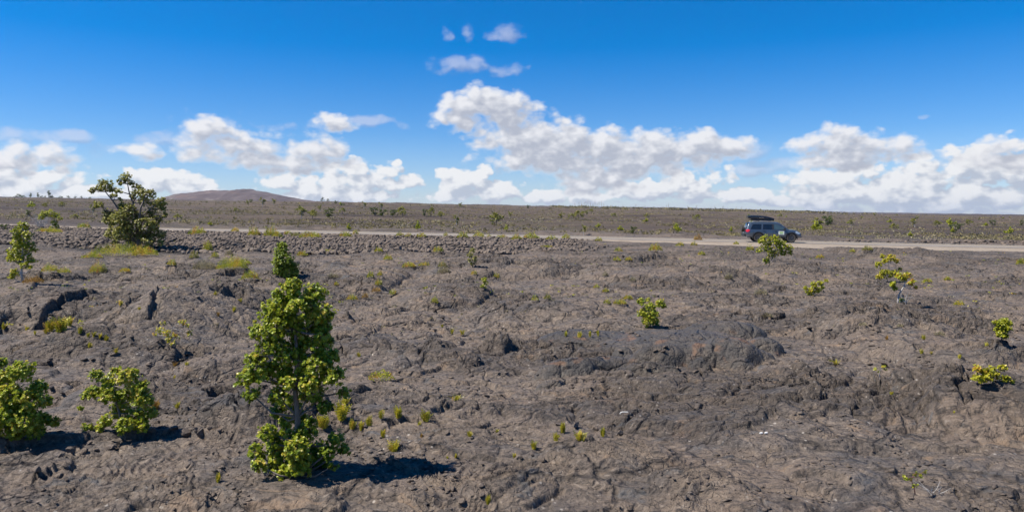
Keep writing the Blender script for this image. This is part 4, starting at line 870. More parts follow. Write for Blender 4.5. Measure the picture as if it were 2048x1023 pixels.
# ------------------------------------------------------------------ shrubs and trees of the far plain: prototypes, then copies
def proto(name, cat, seed, m, tall=1.0, open_=.5, bm_=BARK):
    rng = np.random.default_rng(seed); root = empty(name, (0, 0, -50)); root['category'] = cat
    mb = MB(); mb.tube([(0,0,-.06),(.02,.01,.3*tall),(.04,0,.7*tall)], [.035,.025,.012], 5); C = []
    for i in range(9):
        a = rng.uniform(0, 6.28); r = rng.uniform(.05, .42); z = tall*rng.uniform(.25, .9); c = np.array([r*math.cos(a), r*math.sin(a), z]); C.append(c)
        mb.tube([(.01,0,z*.4), tuple(c)], [.015,.006], 4)
    n = 300; ci = rng.integers(0, 9, n); P = np.array(C)[ci]+unit(rng.normal(size=(n, 3)))*(.16*rng.random(n)**.4)[:, None]
    D = unit(rng.normal(size=(n, 3))+np.array([0,0,.5])); N = unit(rng.normal(size=(n, 3))+np.array([0,0,1]))
    mb.build('stem', bm_, root); leaves(P, D, N, rng.uniform(.07, .13, n), np.clip(rng.normal(.45, .22, n), 0, 1), 'foliage', m, root)
    return root
PR = {'o': proto('far_shrub', 'shrub', 61, L_OLIVE), 'd': proto('far_shrub', 'shrub', 62, L_DARK, 1.1), 'y': proto('far_shrub', 'shrub', 63, L_YELL, .8), 't': proto('far_tree', 'tree', 64, L_DARK, 1.5), 'u': proto('far_tree', 'tree', 65, L_OLIVE, 1.7, bm_=BARKP)}
USED = set()
def place(kind, px, py, hpx, wpx, label, group):
    p = PR[kind]; B = hit([px], [py])[0]; k = B[1]/FPX
    if kind in USED:
        o = p.copy(); COL.objects.link(o)
        for ch in PR[kind+'_kids']:
            c = ch.copy(); COL.objects.link(c); c.parent = o
    else:
        USED.add(kind); o = p; PR[kind+'_kids'] = [c for c in p.children]
    tall = {'o':1,'d':1.1,'y':.8,'t':1.5,'u':1.7}[kind]
    o.location = tuple(B); o.scale = (wpx*k/1.0, wpx*k/1.0, hpx*k/tall); o.rotation_euler = (0, 0, (px*1.7) % 6.28)
    o['label'] = label; o['group'] = group; return o
bpy.context.view_layer.update()
G1 = 'shrubs scattered over the far plain'; G2 = 'trees standing on the skyline'
for f in [('u',603,438,30,24,'tallest olive tree of the trio right of the distant hill'),('o',625,438,18,22,'low middle shrub of the trio right of the distant hill'),('d',656,436,20,26,'dark right-hand shrub of the trio near the distant hill'),('o',685,428,12,14,'small shrub right of the trio'),
 ('d',750,432,18,22,'left half of the dark shrub pair on the plain, centre left'),('d',766,433,15,20,'right half of the dark shrub pair on the plain'),('d',785,433,14,18,'round dark shrub just right of the pair'),('o',805,432,10,14,'faint shrub following the dark pair'),
 ('d',850,434,16,12,'narrow dark shrub, left of the line before the road bend'),('o',862,434,18,18,'fuller olive shrub in the same line'),('o',882,437,14,18,'right-hand shrub of that line, slightly nearer'),('u',913,452,26,14,'upright olive shrub alone above the road'),
 ('y',836,462,18,14,'yellow bush at the far road edge with bare stems'),('y',697,462,14,14,'orange-yellow bush at the far road edge'),('y',1013,462,12,12,'little dark-stemmed bush across the road'),('u',1167,470,26,14,'thin upright yellow shrub across the road'),('y',1197,456,10,14,'small yellow shrub on the plain behind the road'),('d',1268,468,16,16,'round green shrub across the road'),('y',1240,462,10,20,'flat olive shrub left of the round green one'),
 ('y',1354,466,18,20,'loose yellow shrub across the road left of the vehicle'),('y',1352,455,10,10,'small shrub behind the loose yellow one'),('y',1462,466,12,10,'tiny shrub just left of the vehicle'),
 ('d',1654,450,20,24,'dense green shrub on the plain right of the vehicle'),('u',1702,452,18,14,'tall green shrub right of the dense one'),('u',1830,455,26,22,'sparse twiggy tree on the plain at right'),('o',1875,453,12,18,'shrub right of the sparse twiggy tree'),('y',1900,452,16,22,'yellow-green wide shrub further right'),('y',1905,467,12,12,'low yellow shrub nearer than its neighbours'),('o',1938,451,12,18,'olive shrub left of the darker one near the right edge'),('d',1987,453,14,16,'darker shrub near the right edge'),('y',2020,470,16,20,'pale yellow shrub at the right edge of the plain'),('d',2044,452,12,10,'dark shrub touching the right edge'),
 ('y',1820,474,10,14,'small yellow shrub by the far road verge'),('y',1780,446,9,12,'faint shrub between the green pair and the twiggy tree'),
 ('o',150,438,10,18,'small olive shrub behind the bank left of the tallest tree'),('o',355,440,12,18,'green shrub on the plain right of the tallest tree'),('o',472,425,9,14,'lone green shrub below the distant hill'),('d',60,432,12,18,'dark shrub above the slender tree'),
 ('y',420,452,8,14,'yellowish shrub before the road below the hill'),('o',1560,436,8,12,'shrub hidden partly by the roof box'),('d',7,462,14,16,'dark shrub at the far left edge of the bank')]:
    place(*f, G1)
rq = np.random.default_rng(99)
for i in range(70):
    Yd = math.exp(rq.uniform(math.log(110), math.log(560))); px = rq.uniform(-60, 2110); xx = (px-1024)/FPX*Yd; zz = float(H(np.array([xx]), np.array([Yd]))[0]); hh = rq.uniform(.7, 2.2)
    kd = 'oyoudyou'[i % 8]; o = place(kd, px, 460, 10, 10, 'small olive or yellowish shrub, one of many dotting the far plain', G1); o.location = (xx, Yd, zz); o.scale = (hh*1.3, hh*1.3, hh)
HZ = [(5,402,5,22),(20,402,6,24),(35,403,12,18),(48,403,9,14),(62,403,14,10),(75,404,16,9),(85,404,9,12),(97,405,18,14),(104,404,8,12),(120,404,6,14),(137,404,7,10),(150,404,6,9),(163,405,7,8),(180,405,6,12),(345,405,4,12),(645,407,8,10),(655,407,5,8)]
for i, (px, py, h, w) in enumerate(HZ):
    sky_lab = {97:'tallest dark tree on the left skyline, left of the spreading tree', 75:'dark tree on the left skyline beside the tallest one', 62:'slim skyline tree left of the tallest one', 35:'broad dark tree on the skyline near the left edge'}
    # stand each on the rim of the plain
    q = (px-1024)/FPX; Yd = 860.0; xx = q*Yd; zz = float(H(np.array([xx]), np.array([Yd]))[0]); k = Yd/FPX
    o = place('t', px, 470, h, w, sky_lab.get(px, 'small dark tree or shrub low on the left skyline'), G2)
    o.location = (xx, Yd, zz-.5); o.scale = (w*k, w*k, (h+2)*k/1.5)
# pale dead trunks on the far ridge
def snag(rng, h):
    mb = MB(); mb.tube([(0,0,-.5),(rng.normal()*.2,0,h*.6),(rng.normal()*.4,0,h)], [.30,.22,.10], 5)
    for _ in range(3):
        z = h*rng.uniform(.45, .9); mb.tube([(0,0,z),(rng.normal()*1.2,rng.normal()*.5,z+rng.uniform(.5,1.6))], [.10,.04], 4)
    return mb
rng = np.random.default_rng(5); SN = []
for j in range(3):
    o = snag(rng, 6.0+j).build('dead_tree', TWIG); SN.append(o)
for i in range(34):
    px = [1150,1158,1163,1168,1172,1176,1181,1186,1190,1194,1198,1203,1208][i] if i < 13 else 1215+rng.random()*290
    q = (px-1024)/FPX; Yd = 820.0-rng.random()*120; xx = q*Yd; zz = float(H(np.array([xx]), np.array([Yd]))[0])
    o = SN[i] if i < 3 else SN[i % 3].copy()
    if i >= 3: COL.objects.link(o)
    o.location = (xx, Yd, zz); s = (1.0 if i < 13 else .75)*rng.uniform(.7, 1.15); o.scale = (s, s, s); o.rotation_euler = (0, 0, i)
    tag(o, 'pale dead tree trunk in the cluster of snags on the far ridge' if i < 13 else 'pale dead tree trunk in the thin line right of the snag cluster', 'dead tree', 'dead trees on the far ridge')
# scrub too thick to count
def scatter(name, n, xf, smin, smax, m, seed, per=9):
    rng = np.random.default_rng(seed); X_, Y_ = xf(rng, n); Z_ = H(X_, Y_); s = rng.uniform(smin, smax, len(X_))*(1+Y_/500)
    n = len(X_); P = np.repeat(np.stack([X_, Y_, Z_], 1), per, 0); S_ = np.repeat(s, per)
    P = P+rng.normal(size=P.shape)*np.array([.6,.6,.0])*S_[:, None]; P[:, 2] += np.abs(rng.normal(size=len(P)))*.25*S_
    D = unit(rng.normal(size=P.shape)+np.array([0,0,.9])); N = unit(rng.normal(size=P.shape)+np.array([0,-.3,.8])); S2 = unit(np.cross(D, N)); q = (S_*rng.uniform(.5, 1, len(P)))[:, None]
    V = np.stack([P, P+D*q*.5+S2*q*.3, P+D*q, P+D*q*.5-S2*q*.3], 1).reshape(-1, 3); t = np.clip(np.repeat(rng.random(n), per)+rng.normal(0, .12, len(P)), 0, 1)
    o = mesh_np(name, V, np.arange(len(V)), np.arange(len(P))*4, np.full(len(P), 4), m, tint=t); return tag(o, kind='stuff')
def farf(y0, y1, thr, sd):
    def f(rng, n):
        Y_ = np.exp(rng.uniform(math.log(y0), math.log(y1), n)); X_ = rng.uniform(-.78, .78, n)*Y_
        keep = (perlin(X_/40, Y_/25, sd)+.5*perlin(X_/9, Y_/7, sd+1)+rng.normal(0, .15, n) > thr) & (road_mask(X_, Y_) < -ROADW-2); return X_[keep], Y_[keep]
    return f
scatter('scrub', 15000, farf(88, 620, .05, 601), .14, .34, L_SAGE, 71)
scatter('scrub', 12000, farf(85, 900, .05, 611), .12, .32, L_DRY, 72)
scatter('scrub', 900, farf(250, 600, .22, 621), .3, .6, L_SAGE, 73)
def ridgef(rng, n):
    X_ = rng.uniform(40, 330, n); Y_ = rng.uniform(640, 800, n); return X_, Y_
scatter('scrub', 700, ridgef, .5, 1.0, L_SAGE, 74)
def nearf(thr, sd, y0=7, y1=60):
    def f(rng, n):
        Y_ = np.exp(rng.uniform(math.log(y0), math.log(y1), n)); X_ = rng.uniform(-.78, .78, n)*Y_
        keep = (perlin(X_/7, Y_/6, sd)+rng.normal(0, .12, n) > thr) & (road_mask(X_, Y_) > shoulder_lo(X_)+1); return X_[keep], Y_[keep]
    return f
scatter('small_plants', 1500, nearf(.12, 631, 19, 64), .03, .075, L_YELL, 75, per=12)
scatter('small_plants', 900, nearf(.2, 641, 17, 64), .03, .07, L_DRY, 76, per=12)
# ------------------------------------------------------------------ rocks
def rock_mat():
    m, b, o = mat('rock'); p = b.n('ShaderNodeBsdfPrincipled'); P = b.n('ShaderNodeTexCoord').outputs['Object']
    G_ = b.n('ShaderNodeNewGeometry').outputs['Position']; oi = b.n('ShaderNodeNewGeometry').outputs['Random Per Island']
    c = b.mix(oi, (.088,.066,.052), (.170,.130,.098)); c = b.mix(b.mr(b.noise(G_, 6, 6, .7), .4, .7, 0, .6), c, (.075,.064,.060))
    c = b.mix(b.mr(b.noise(b.v('ADD', G_, (9,9,9)), 3, 4, .7), .58, .68, 0, .5), c, (.26,.22,.19))
    b.lk(c, p.inputs['Base Color']); p.inputs['Roughness'].default_value = .9
    bp = b.n('ShaderNodeBump'); b.lk(b.noise(G_, 30, 6, .7), bp.inputs['Height']); bp.inputs['Distance'].default_value = .03; b.lk(bp.outputs[0], p.inputs['Normal'])
    m.node_tree.links.new(p.outputs[0], o.inputs[0]); return m
M_ROCK = rock_mat()
bmi = bmesh.new(); bmesh.ops.create_icosphere(bmi, subdivisions=2, radius=1); ICO = np.array([v.co[:] for v in bmi.verts]); ICF = np.array([[v.index for v in f.verts] for f in bmi.faces]); bmi.free()
bmi = bmesh.new(); bmesh.ops.create_icosphere(bmi, subdivisions=1, radius=1); ICO1 = np.array([v.co[:] for v in bmi.verts]); ICF1 = np.array([[v.index for v in f.verts] for f in bmi.faces]); bmi.free()
def rockshape(rng, base=ICO, cuts=7):
    v = base.copy()
    for _ in range(cuts):      # cut flat faces
        d = unit(rng.normal(size=(1, 3)))[0]; h = rng.uniform(.30, .75); s = v@d; v = v-np.clip(s-h, 0, None)[:, None]*d
    v = v*(1+.05*rng.normal(size=(len(v), 1)))
    return v/np.abs(v).max()
RM = []
rng = np.random.default_rng(9)
for i in range(9):
    v = rockshape(rng)*np.array([1, rng.uniform(.65, 1), rng.uniform(.5, .85)])
    me = bpy.data.meshes.new('rock'); me.from_pydata(v.tolist(), [], ICF.tolist()); me.materials.append(M_ROCK); RM.append(me)
def rock(x, y, s, label, group, sink=.25, name='rock', flat=1.0):
    o = bpy.data.objects.new(name, RM[rng.integers(0, len(RM))]); COL.objects.link(o)
    z = float(H(np.array([x]), np.array([y]))[0]); o.location = (x, y, z+s*.5*flat-s*sink); o.scale = (s, s*rng.uniform(.7, 1), s*flat); o.rotation_euler = (rng.normal()*.3, rng.normal()*.3, rng.uniform(0, 6.28))
    return tag(o, label, 'rock', group)
ROCKS = [(372,868,26,'round pale boulder in the row of loose rocks under the bush shadow'),(348,868,22,'dark boulder left of the round pale one'),(402,874,24,'squarish block at the right end of the row of loose rocks'),(330,866,16,'small stone in the middle of the row of loose rocks'),(305,872,18,'low dark stone at the left of the row of loose rocks'),(392,862,14,'stone behind the squarish block'),(420,868,14,'little stone right of the squarish block'),(440,868,18,'brown stone further right along the row'),(460,866,14,'last brown stone of the row towards the nearest tree'),(385,850,14,'stone above the row of loose rocks'),(372,842,12,'small rusty stone above the row'),
 (222,897,22,'dark angular rock on the flat foreground slab'),(192,903,16,'small dark rock left of the angular one'),(140,905,26,'largest of the jagged dark rocks on the foreground slab'),(118,912,24,'jagged dark rock left of the largest one'),(170,910,18,'jagged rock right of the largest one'),(180,893,16,'flat dark rock above the jagged ones'),
 (118,955,20,'blocky rock at the left foreground crack'),(75,958,20,'second blocky rock at the left foreground crack'),(132,962,12,'small block at the end of the foreground crack'),
 (1152,855,26,'smooth dark boulder behind the broad bright fern'),(1190,862,26,'black rounded boulder right of the smooth one'),(1115,852,16,'small dark stone left of the smooth boulder'),(1240,872,20,'dark stone right of the black rounded boulder'),(1145,893,10,'small black stone below the broad bright fern'),
 (785,915,12,'small black stone at the edge of the tree shadow'),(895,870,14,'dark stone by the wrinkled crust'),(1040,922,22,'grey stone at the end of the domed slab'),(1085,925,24,'grey stone right beside it'),(1065,915,14,'small stone between the two grey ones'),
 (700,858,12,'stone behind the fern row'),(1338,903,10,'pale small stone on the open rubble'),(700,880,16,'tan flat stone near the tree'),(742,882,14,'tan flat stone right of the other tan one'),(1060,960,12,'small brown stone on the slab edge'),
 (820,965,18,'flat broken slab right of the tree shadow'),(850,980,16,'second broken slab near the bottom'),(870,955,14,'third broken slab near the domed slab'),(790,975,12,'fourth broken slab near the bottom'),(905,985,18,'dark slab fragment at the dome foot'),(945,995,20,'dark lump in the rubble at the bottom'),(965,1008,16,'dark lump beside the bottom fern'),(925,1010,18,'lower dark lump in the bottom rubble'),(1460,958,10,'tiny pale stone right of the centre'),(1262,888,12,'brown stone on the slope edge'),(1700,960,12,'small dark stone on the right slab'),(1820,1000,14,'dark stone under the red-stemmed seedling'),(1900,985,12,'brown stone near the dead twigs'),
 (1458,558,14,'pale stone beside the dry tuft on the mid lava'),(880,690,14,'small block between pillow lobes')]
P_ = hit([r[0] for r in ROCKS], [r[1] for r in ROCKS])
for (px, py, w, lab), B in zip(ROCKS, P_):
    rock(B[0], B[1], w/FPX*B[1]/2, lab, 'loose rocks in the foreground' if py > 700 else None)
def bankpts(n, rng):
    X_ = rng.uniform(-62, 8, n); d = rng.uniform(1.6, 30, n)
    Y_ = road_near_y(X_)-d/PC; bk = H(X_, Y_, want=True)[2]; k = bk > rng.uniform(.02, .9, n); return X_[k], Y_[k]
bx, by = bankpts(34000, np.random.default_rng(31))
o_ = np.argsort(by); inview = (np.abs(bx/by) < .70)[o_]; nearest = o_[inview][:250]
for i in nearest:
    rock(bx[i], by[i], rng.uniform(.16, .34), 'rough grey-brown lava rock at the near foot of the rubble bank', 'rocks of the rubble bank', .18, name='rubble_rock')
def rockstuff(name, X_, Y_, smin, smax, seed, base, fc, flat=1.0, sink=.2):
    rng = np.random.default_rng(seed); Z_ = H(X_, Y_); n = len(X_); vars_ = [rockshape(rng, base, 5) for _ in range(24)]
    V = np.empty((n, len(base), 3)); s = smin*(smax/smin)**rng.random(n)
    for i in range(n):
        v = vars_[i % 24]; a = rng.uniform(0, 6.28); ca, sa = math.cos(a), math.sin(a); tx, ty = rng.normal(0, .35, 2)
        w = v*np.array([1, .75, .65*flat]); w = np.stack([w[:, 0]*ca-w[:, 1]*sa, w[:, 0]*sa+w[:, 1]*ca, w[:, 2]+tx*w[:, 0]*.5+ty*w[:, 1]*.5], 1)
        V[i] = w*s[i]+np.array([X_[i], Y_[i], Z_[i]+s[i]*(.45*flat-sink)])
    F = (fc[None]+(np.arange(n)*len(base))[:, None, None]).reshape(-1, 3)
    o = mesh_np(name, V.reshape(-1, 3), F.ravel(), np.arange(len(F))*3, np.full(len(F), 3), M_ROCK); return tag(o, kind='stuff')
rest = np.setdiff1d(np.arange(len(bx)), nearest)
rockstuff('lava_rubble', bx[rest], by[rest], .06, .27, 81, ICO1, ICF1)
def chips(rng, n, y0, y1, thr, sd, sc):
    Y_ = y0+(y1-y0)*rng.random(n)**1.2; X_ = rng.uniform(-.76, .76, n)*Y_
    k = perlin(X_/sc, Y_/sc, sd)+rng.normal(0, .10, n) > thr; return X_[k], Y_[k]
r5 = np.random.default_rng(55)
x1, y1 = chips(r5, 15000, 5.0, 16, .20, 701, 1.3); rockstuff('lava_chips', x1, y1, .010, .050, 82, ICO1, ICF1, .5, .1)
x1, y1 = chips(r5, 5000, 12, 40, .18, 711, 3.2); rockstuff('lava_chips', x1, y1, .03, .11, 83, ICO1, ICF1, .6, .1)
x1, y1 = chips(r5, 3500, 66, 78, -2, 721, 9); k = (road_mask(x1, y1) < -ROADW-.8) & (road_mask(x1, y1) > -ROADW-4); rockstuff('lava_chips', x1[k], y1[k], .12, .40, 84, ICO1, ICF1)
# white scraps
def scrap(px, py, w, label, pts):
    B = hit([px], [py])[0]; k = B[1]/FPX; mb = MB(); mb.tube([(a*w*k, 0, c*w*k+.012) for a, c in pts], [.006]*len(pts), 5)
    o = mb.build('white_twig', simple('bleached_wood', (.70,.68,.64), .7)); o.location = tuple(B); tag(o, label, 'twig')
scrap(1248, 829, 16, 'curved white bleached twig on the open lava, centre right', [(-.5,-.05),(-.42,.12),(-.2,.2),(.1,.2),(.5,.18)])
for px, lb in ((1522,'left of two small white stones on the open lava'),(1532,'right of two small white stones on the open lava')):
    B = hit([px], [870])[0]; o = bpy.data.objects.new('white_stone', RM[2].copy()); COL.objects.link(o); o.data.materials[0] = simple('white_stone', (.68,.66,.62), .8); o.location = (B[0], B[1], B[2]+.012); o.scale = (.030,.022,.022); tag(o, lb, 'stone')
# ------------------------------------------------------------------ vehicle
def paint():
    m, b, o = mat('car_paint'); p = b.n('ShaderNodeBsdfPrincipled'); P = b.n('ShaderNodeTexCoord').outputs['Object']
    z = b.n('ShaderNodeSeparateXYZ'); b.lk(P, z.inputs[0])
    dust = b.m('MULTIPLY', b.mr(z.outputs[2], .95, .35), b.mr(b.noise(P, 5, 4, .6), .3, .7, .3, .9))
    b.lk(b.mix(dust, (.060,.088,.125), (.19,.165,.135)), p.inputs['Base Color']); p.inputs['Metallic'].default_value = .45
    b.lk(b.m('MULTIPLY_ADD', dust, .4, .30), p.inputs['Roughness']); p.inputs['Coat Weight'].default_value = .6; p.inputs['Coat Roughness'].default_value = .08
    m.node_tree.links.new(p.outputs[0], o.inputs[0]); return m
M_PAINT = paint(); M_GLASS = simple('dark_glass', (.008,.010,.012), .06, spec=.8, coat=.5); M_GLASST = simple('clear_glass', (.045,.075,.080), .05, spec=.9, coat=.8)
M_BLK = simple('black_plastic', (.018,.018,.020), .5, noise=.2); M_TYRE = simple('tyre_rubber', (.050,.044,.038), .9, noise=.25, nscale=6); M_RIM = simple('dark_rim', (.10,.10,.11), .35, .7)
M_RED = simple('tail_lens', (.55,.015,.02), .2, coat=.8); M_HEAD = simple('headlight_lens', (.45,.52,.56), .12, .2, coat=1.0); M_CHR = simple('silver_metal', (.50,.51,.52), .3, .9); M_WHITE = simple('sign_white', (.78,.79,.76), .6); M_SG = simple('sign_green', (.12,.36,.10), .6); M_BOX = simple('roof_box_shell', (.010,.011,.016), .22, coat=.4); M_PLATE = simple('plate', (.72,.70,.55), .5); M_AMB = simple('amber_lens', (.6,.2,.02), .3)
B = (float((1542-1024)/FPX*71.6), 71.6)
CX, CY = B; CZ = float(road_z(CX))+.085
car = empty('suv', (CX, CY, CZ), math.radians(-7.0)); slope = math.atan(RC[0]); car.rotation_euler = (0, -slope, math.radians(-7.0))
tag(car, 'dusty dark blue off-road vehicle with a black roof box on the road', 'car')
WX = (-1.40, 1.68); WR = .43; HW = .99
def zbot(x):
    z = .50
    for wx in WX:
        d = abs(x-wx)
        if d < .55: z = max(z, .43+math.sqrt(max(0, .55**2-d*d)))
    if x > 2.30: z = max(z, .42+(x-2.30)*.5)
    if x < -2.35: z = max(z, .48+(-2.35-x)*.5)
    return z
def halfw(x):   # plan taper
    f = 1.0
    if x > 1.9: f -= .16*((x-1.9)/.72)**2.2
    if x < -2.2: f -= .07*((-2.2-x)/.4)**2
    return HW*f
RF = [(-2.60,1.02),(-2.56,1.18),(-2.48,1.35),(-2.38,1.60),(-2.26,1.80),(-2.10,1.885),(-1.6,1.925),(-.8,1.95),(0,1.94),(.45,1.905),(.62,1.86),(.95,1.66),(1.22,1.44),(1.42,1.285),(1.55,1.235),(1.9,1.205),(2.25,1.13),(2.45,1.03),(2.57,.88),(2.62,.72)]
def roof(x): return float(np.interp(x, [a for a, _ in RF], [c for _, c in RF]))
def belt(x): return min(float(np.interp(x, [-2.6,-2.3,1.3,1.6,2.62], [1.02,1.20,1.14,1.10,.66])), roof(x)-.02)
def prof(x):
    w = halfw(x); zb = zbot(x); r = roof(x); be = belt(x); cab = min(1, max(0, (r-be)/.6)); wr = w*(1-.24*cab)-.03
    mid = max(zb+.01, min(.80, be-.05))
    return [(0, zb+.02), (w*.90, zb+.02), (w*.965, zb), (w*.995, max(mid, zb+.02)), (w*.985, max(be-.08, mid+.01)), (w*.955, be), (wr+.035, r-.10 if cab > .3 else be+(r-be)*.5), (wr-.015, r-.03), (wr*.80, r), (wr*.4, r+.012), (0, r+.018)]
def side_y(x, z):   # y of the body side at (x, z) on the camera side (negative)
    p = [q for q in prof(x)][3:8]; zs_ = [q[1] for q in p]; return -float(np.interp(z, zs_, [q[0] for q in p]))
xs_ = sorted(set([round(v, 3) for v in np.arange(-2.60, 2.621, .04)]+[a for a, _ in RF]))
mb = MB(); R_ = []
for x in xs_:
    p = prof(x); R_.append([(x, y, z) for y, z in p]+[(x, -y, z) for y, z in p[1:-1][::-1]])
n = len(R_[0]); V = [q for r in R_ for q in r]; F = []
for i in range(len(R_)-1):
    for j in range(n): F.append((i*n+j, i*n+(j+1) % n, (i+1)*n+(j+1) % n, (i+1)*n+j))
F.append(tuple(range(n))); F.append(tuple((len(R_)-1)*n+j for j in range(n))[::-1]); mb.add(V, F)
body = mb.build('body', M_PAINT, car, smooth=True)
body.data.set_sharp_from_angle(angle=math.radians(38)) if hasattr(body.data, 'set_sharp_from_angle') else None
def side_panel(name, poly, m, parent, off=.006, both=True, th=.012, sub=6):
    """panel lying on the body sides, outline in (x, z)"""
    if both:
        a_ = side_panel(name, poly, m, parent, off, False, th, sub); c_ = a_.copy(); c_.data = a_.data.copy(); COL.objects.link(c_)
        for v in c_.data.vertices: v.co.y *= -1
        c_.data.flip_normals(); a_.parent = parent; c_.parent = parent; return a_, c_
    mb = MB()
    for sg in (1,):
        pts = []
        for i in range(len(poly)):
            a = poly[i]; c = poly[(i+1) % len(poly)]
            for t in range(sub): pts.append((a[0]+(c[0]-a[0])*t/sub, a[1]+(c[1]-a[1])*t/sub))
        o_ = [(x, sg*(side_y(x, z)-off), z) for x, z in pts]; i_ = [(x, sg*(side_y(x, z)+th), z) for x, z in pts]; k = len(pts)
        cx_ = sum(p[0] for p in pts)/k; cz_ = sum(p[1] for p in pts)/k
        vs = o_+i_+[(cx_, sg*(side_y(cx_, cz_)-off), cz_)]
        fs = [(i, (i+1) % k, 2*k) for i in range(k)]+[(i, (i+1) % k, k+(i+1) % k, k+i) for i in range(k)]
        mb.add(vs, fs)
    return mb.build(name, m, parent)
wq = [(-2.12,1.25),(-2.08,1.36),(-1.92,1.66),(-1.80,1.715),(-1.12,1.73),(-1.15,1.28),(-1.25,1.24)]
wr_ = [(-.98,1.24),(-.92,1.72),(-.10,1.74),(-.10,1.24)]
wf = [(.06,1.24),(.06,1.74),(.36,1.715),(.52,1.66),(.86,1.44),(1.10,1.26),(1.10,1.24)]
def grow(poly, d):
    cx_ = sum(p[0] for p in poly)/len(poly); cz_ = sum(p[1] for p in poly)/len(poly)
    return [(x+d*np.sign(x-cx_), z+d*np.sign(z-cz_)) for x, z in poly]
for nm, pl, g in (('rear_quarter_window', wq, M_GLASS), ('rear_door_window', wr_, M_GLASS), ('front_door_window', wf, M_GLASST)):
    w1, w2 = side_panel(nm, pl, g, car, .010)
    f1, f2 = side_panel('frame', grow(pl, .025), M_BLK, w1, .004); f2.parent = w2
side_panel('pillar', [(-.10,1.22),(-.10,1.76),(.05,1.76),(.05,1.22)], M_BLK, car, .003)
# windscreen and rear window
def cross_panel(name, xa, xb, fa, fb, m, up=.008):
    mb = MB(); k = 6; V = []; F = []
    for i in range(k+1):
        x = xa+(xb-xa)*i/k; w = prof(x)[7][0]*.97; z = roof(x)
        for y, dz in ((-w, -.028), (-w*.8, .0), (-w*.4, .012), (0, .018), (w*.4, .012), (w*.8, .0), (w, -.028)):
            sx_ = 1 if xb > xa else -1; V.append((x+up*sx_*1.2, y, z+dz+up))
    for i in range(k):
        for j in range(6): F.append((i*7+j, i*7+j+1, (i+1)*7+j+1, (i+1)*7+j))
    mb.add(V, F); o = mb.build(name, m, car); return o
cross_panel('windscreen', .60, 1.40, 0, 0, M_GLASST); rw = cross_panel('rear_window', -2.27, -2.49, 0, 0, M_GLASS)
# wheels
for wx in WX:
    for sg in (-1, 1):
        prm = [(.25,.10),(.27,.125),(.36,.14),(.405,.13),(.425,.115),(.43,.09),(.43,-.09),(.425,-.115),(.405,-.13),(.36,-.14),(.27,-.125),(.25,-.10)]
        mb = MB(); N_ = 36; V = []; F = []
        for i in range(N_):
            a = 2*math.pi*i/N_
            for r, y in prm:
                rr_ = r*(1.0 if r < .42 else (1.015 if i % 2 else .99)); V.append((rr_*math.cos(a), y, rr_*math.sin(a)))
        L_ = len(prm)
        for i in range(N_):
            for j in range(L_): F.append((i*L_+j, i*L_+(j+1) % L_, ((i+1) % N_)*L_+(j+1) % L_, ((i+1) % N_)*L_+j))
        mb.add(V, F); wheel = empty('wheel', (wx, sg*.86, WR)); wheel.parent = car; mb.build('tyre', M_TYRE, wheel, smooth=True)
        mb = MB(); y0 = sg*.10
        for k_ in range(6):
            a = 2*math.pi*k_/6; Mx = Matrix.Translation((0, y0, 0)) @ Matrix.Rotation(a, 4, 'Y'); mb.box((.14, 0, 0), (.22, .04, .07), Mx)
        mb.tube([(0, y0-.04, 0), (0, y0+.04, 0)], [.075, .06], 14)
        mb.tube([(0, sg*.03, 0), (0, sg*.035, 0)], [.25, .25], 24)
        ringp = [(.25*math.cos(t), y0, .25*math.sin(t)) for t in np.linspace(0, 2*math.pi, 25)]; mb.tube(ringp, [.016]*25, 6)
        mb.build('rim', M_RIM, wheel)
# arches, underbody, bumpers, sills
mb = MB()
for wx in WX:
    for sg in (-1, 1):
        for i in range(16):
            a0 = math.radians(-8+196*i/16); a1 = math.radians(-8+196*(i+1)/16); vs = []
            for a in (a0, a1):
                for r in (.50, .585):
                    x = wx+r*math.cos(a); z = .43+r*math.sin(a)
                    for y in (halfw(wx)*.93, halfw(wx)+.022): vs.append((x, sg*y, z))
            mb.add(vs, [(1,5,7,3),(0,1,3,2),(4,6,7,5),(2,3,7,6),(0,4,5,1)])
mb.build('wheel_arch_trim', M_BLK, car)
mb = MB(); mb.box((.1,0,.50),(4.5,1.5,.22)); 
for wx in WX: mb.box((wx,0,.43),(.14,1.66,.12)); mb.box((wx,0,.72),(1.0,1.40,.36))
mb.build('underbody', M_BLK, car)
mb = MB(); mb.box((.14,-.97,.52),(1.95,.10,.10)); mb.box((.14,.97,.52),(1.95,.10,.10)); mb.build('side_step', M_BLK, car, bevel=.02)
mb = MB(); mb.box((-2.60,0,.66),(.22,1.82,.26)); o = mb.build('rear_bumper', M_BLK, car, bevel=.05)
mb = MB(); mb.box((2.58,0,.60),(.20,1.66,.26)); o = mb.build('front_bumper', M_PAINT, car, bevel=.06)
mb = MB(); mb.box((2.62,0,.86),(.06,1.10,.20)); mb.build('grille', M_BLK, car, bevel=.01)
mb = MB(); mb.box((-2.66,0,.92),(.03,.34,.17)); mb.build('number_plate', M_PLATE, car)
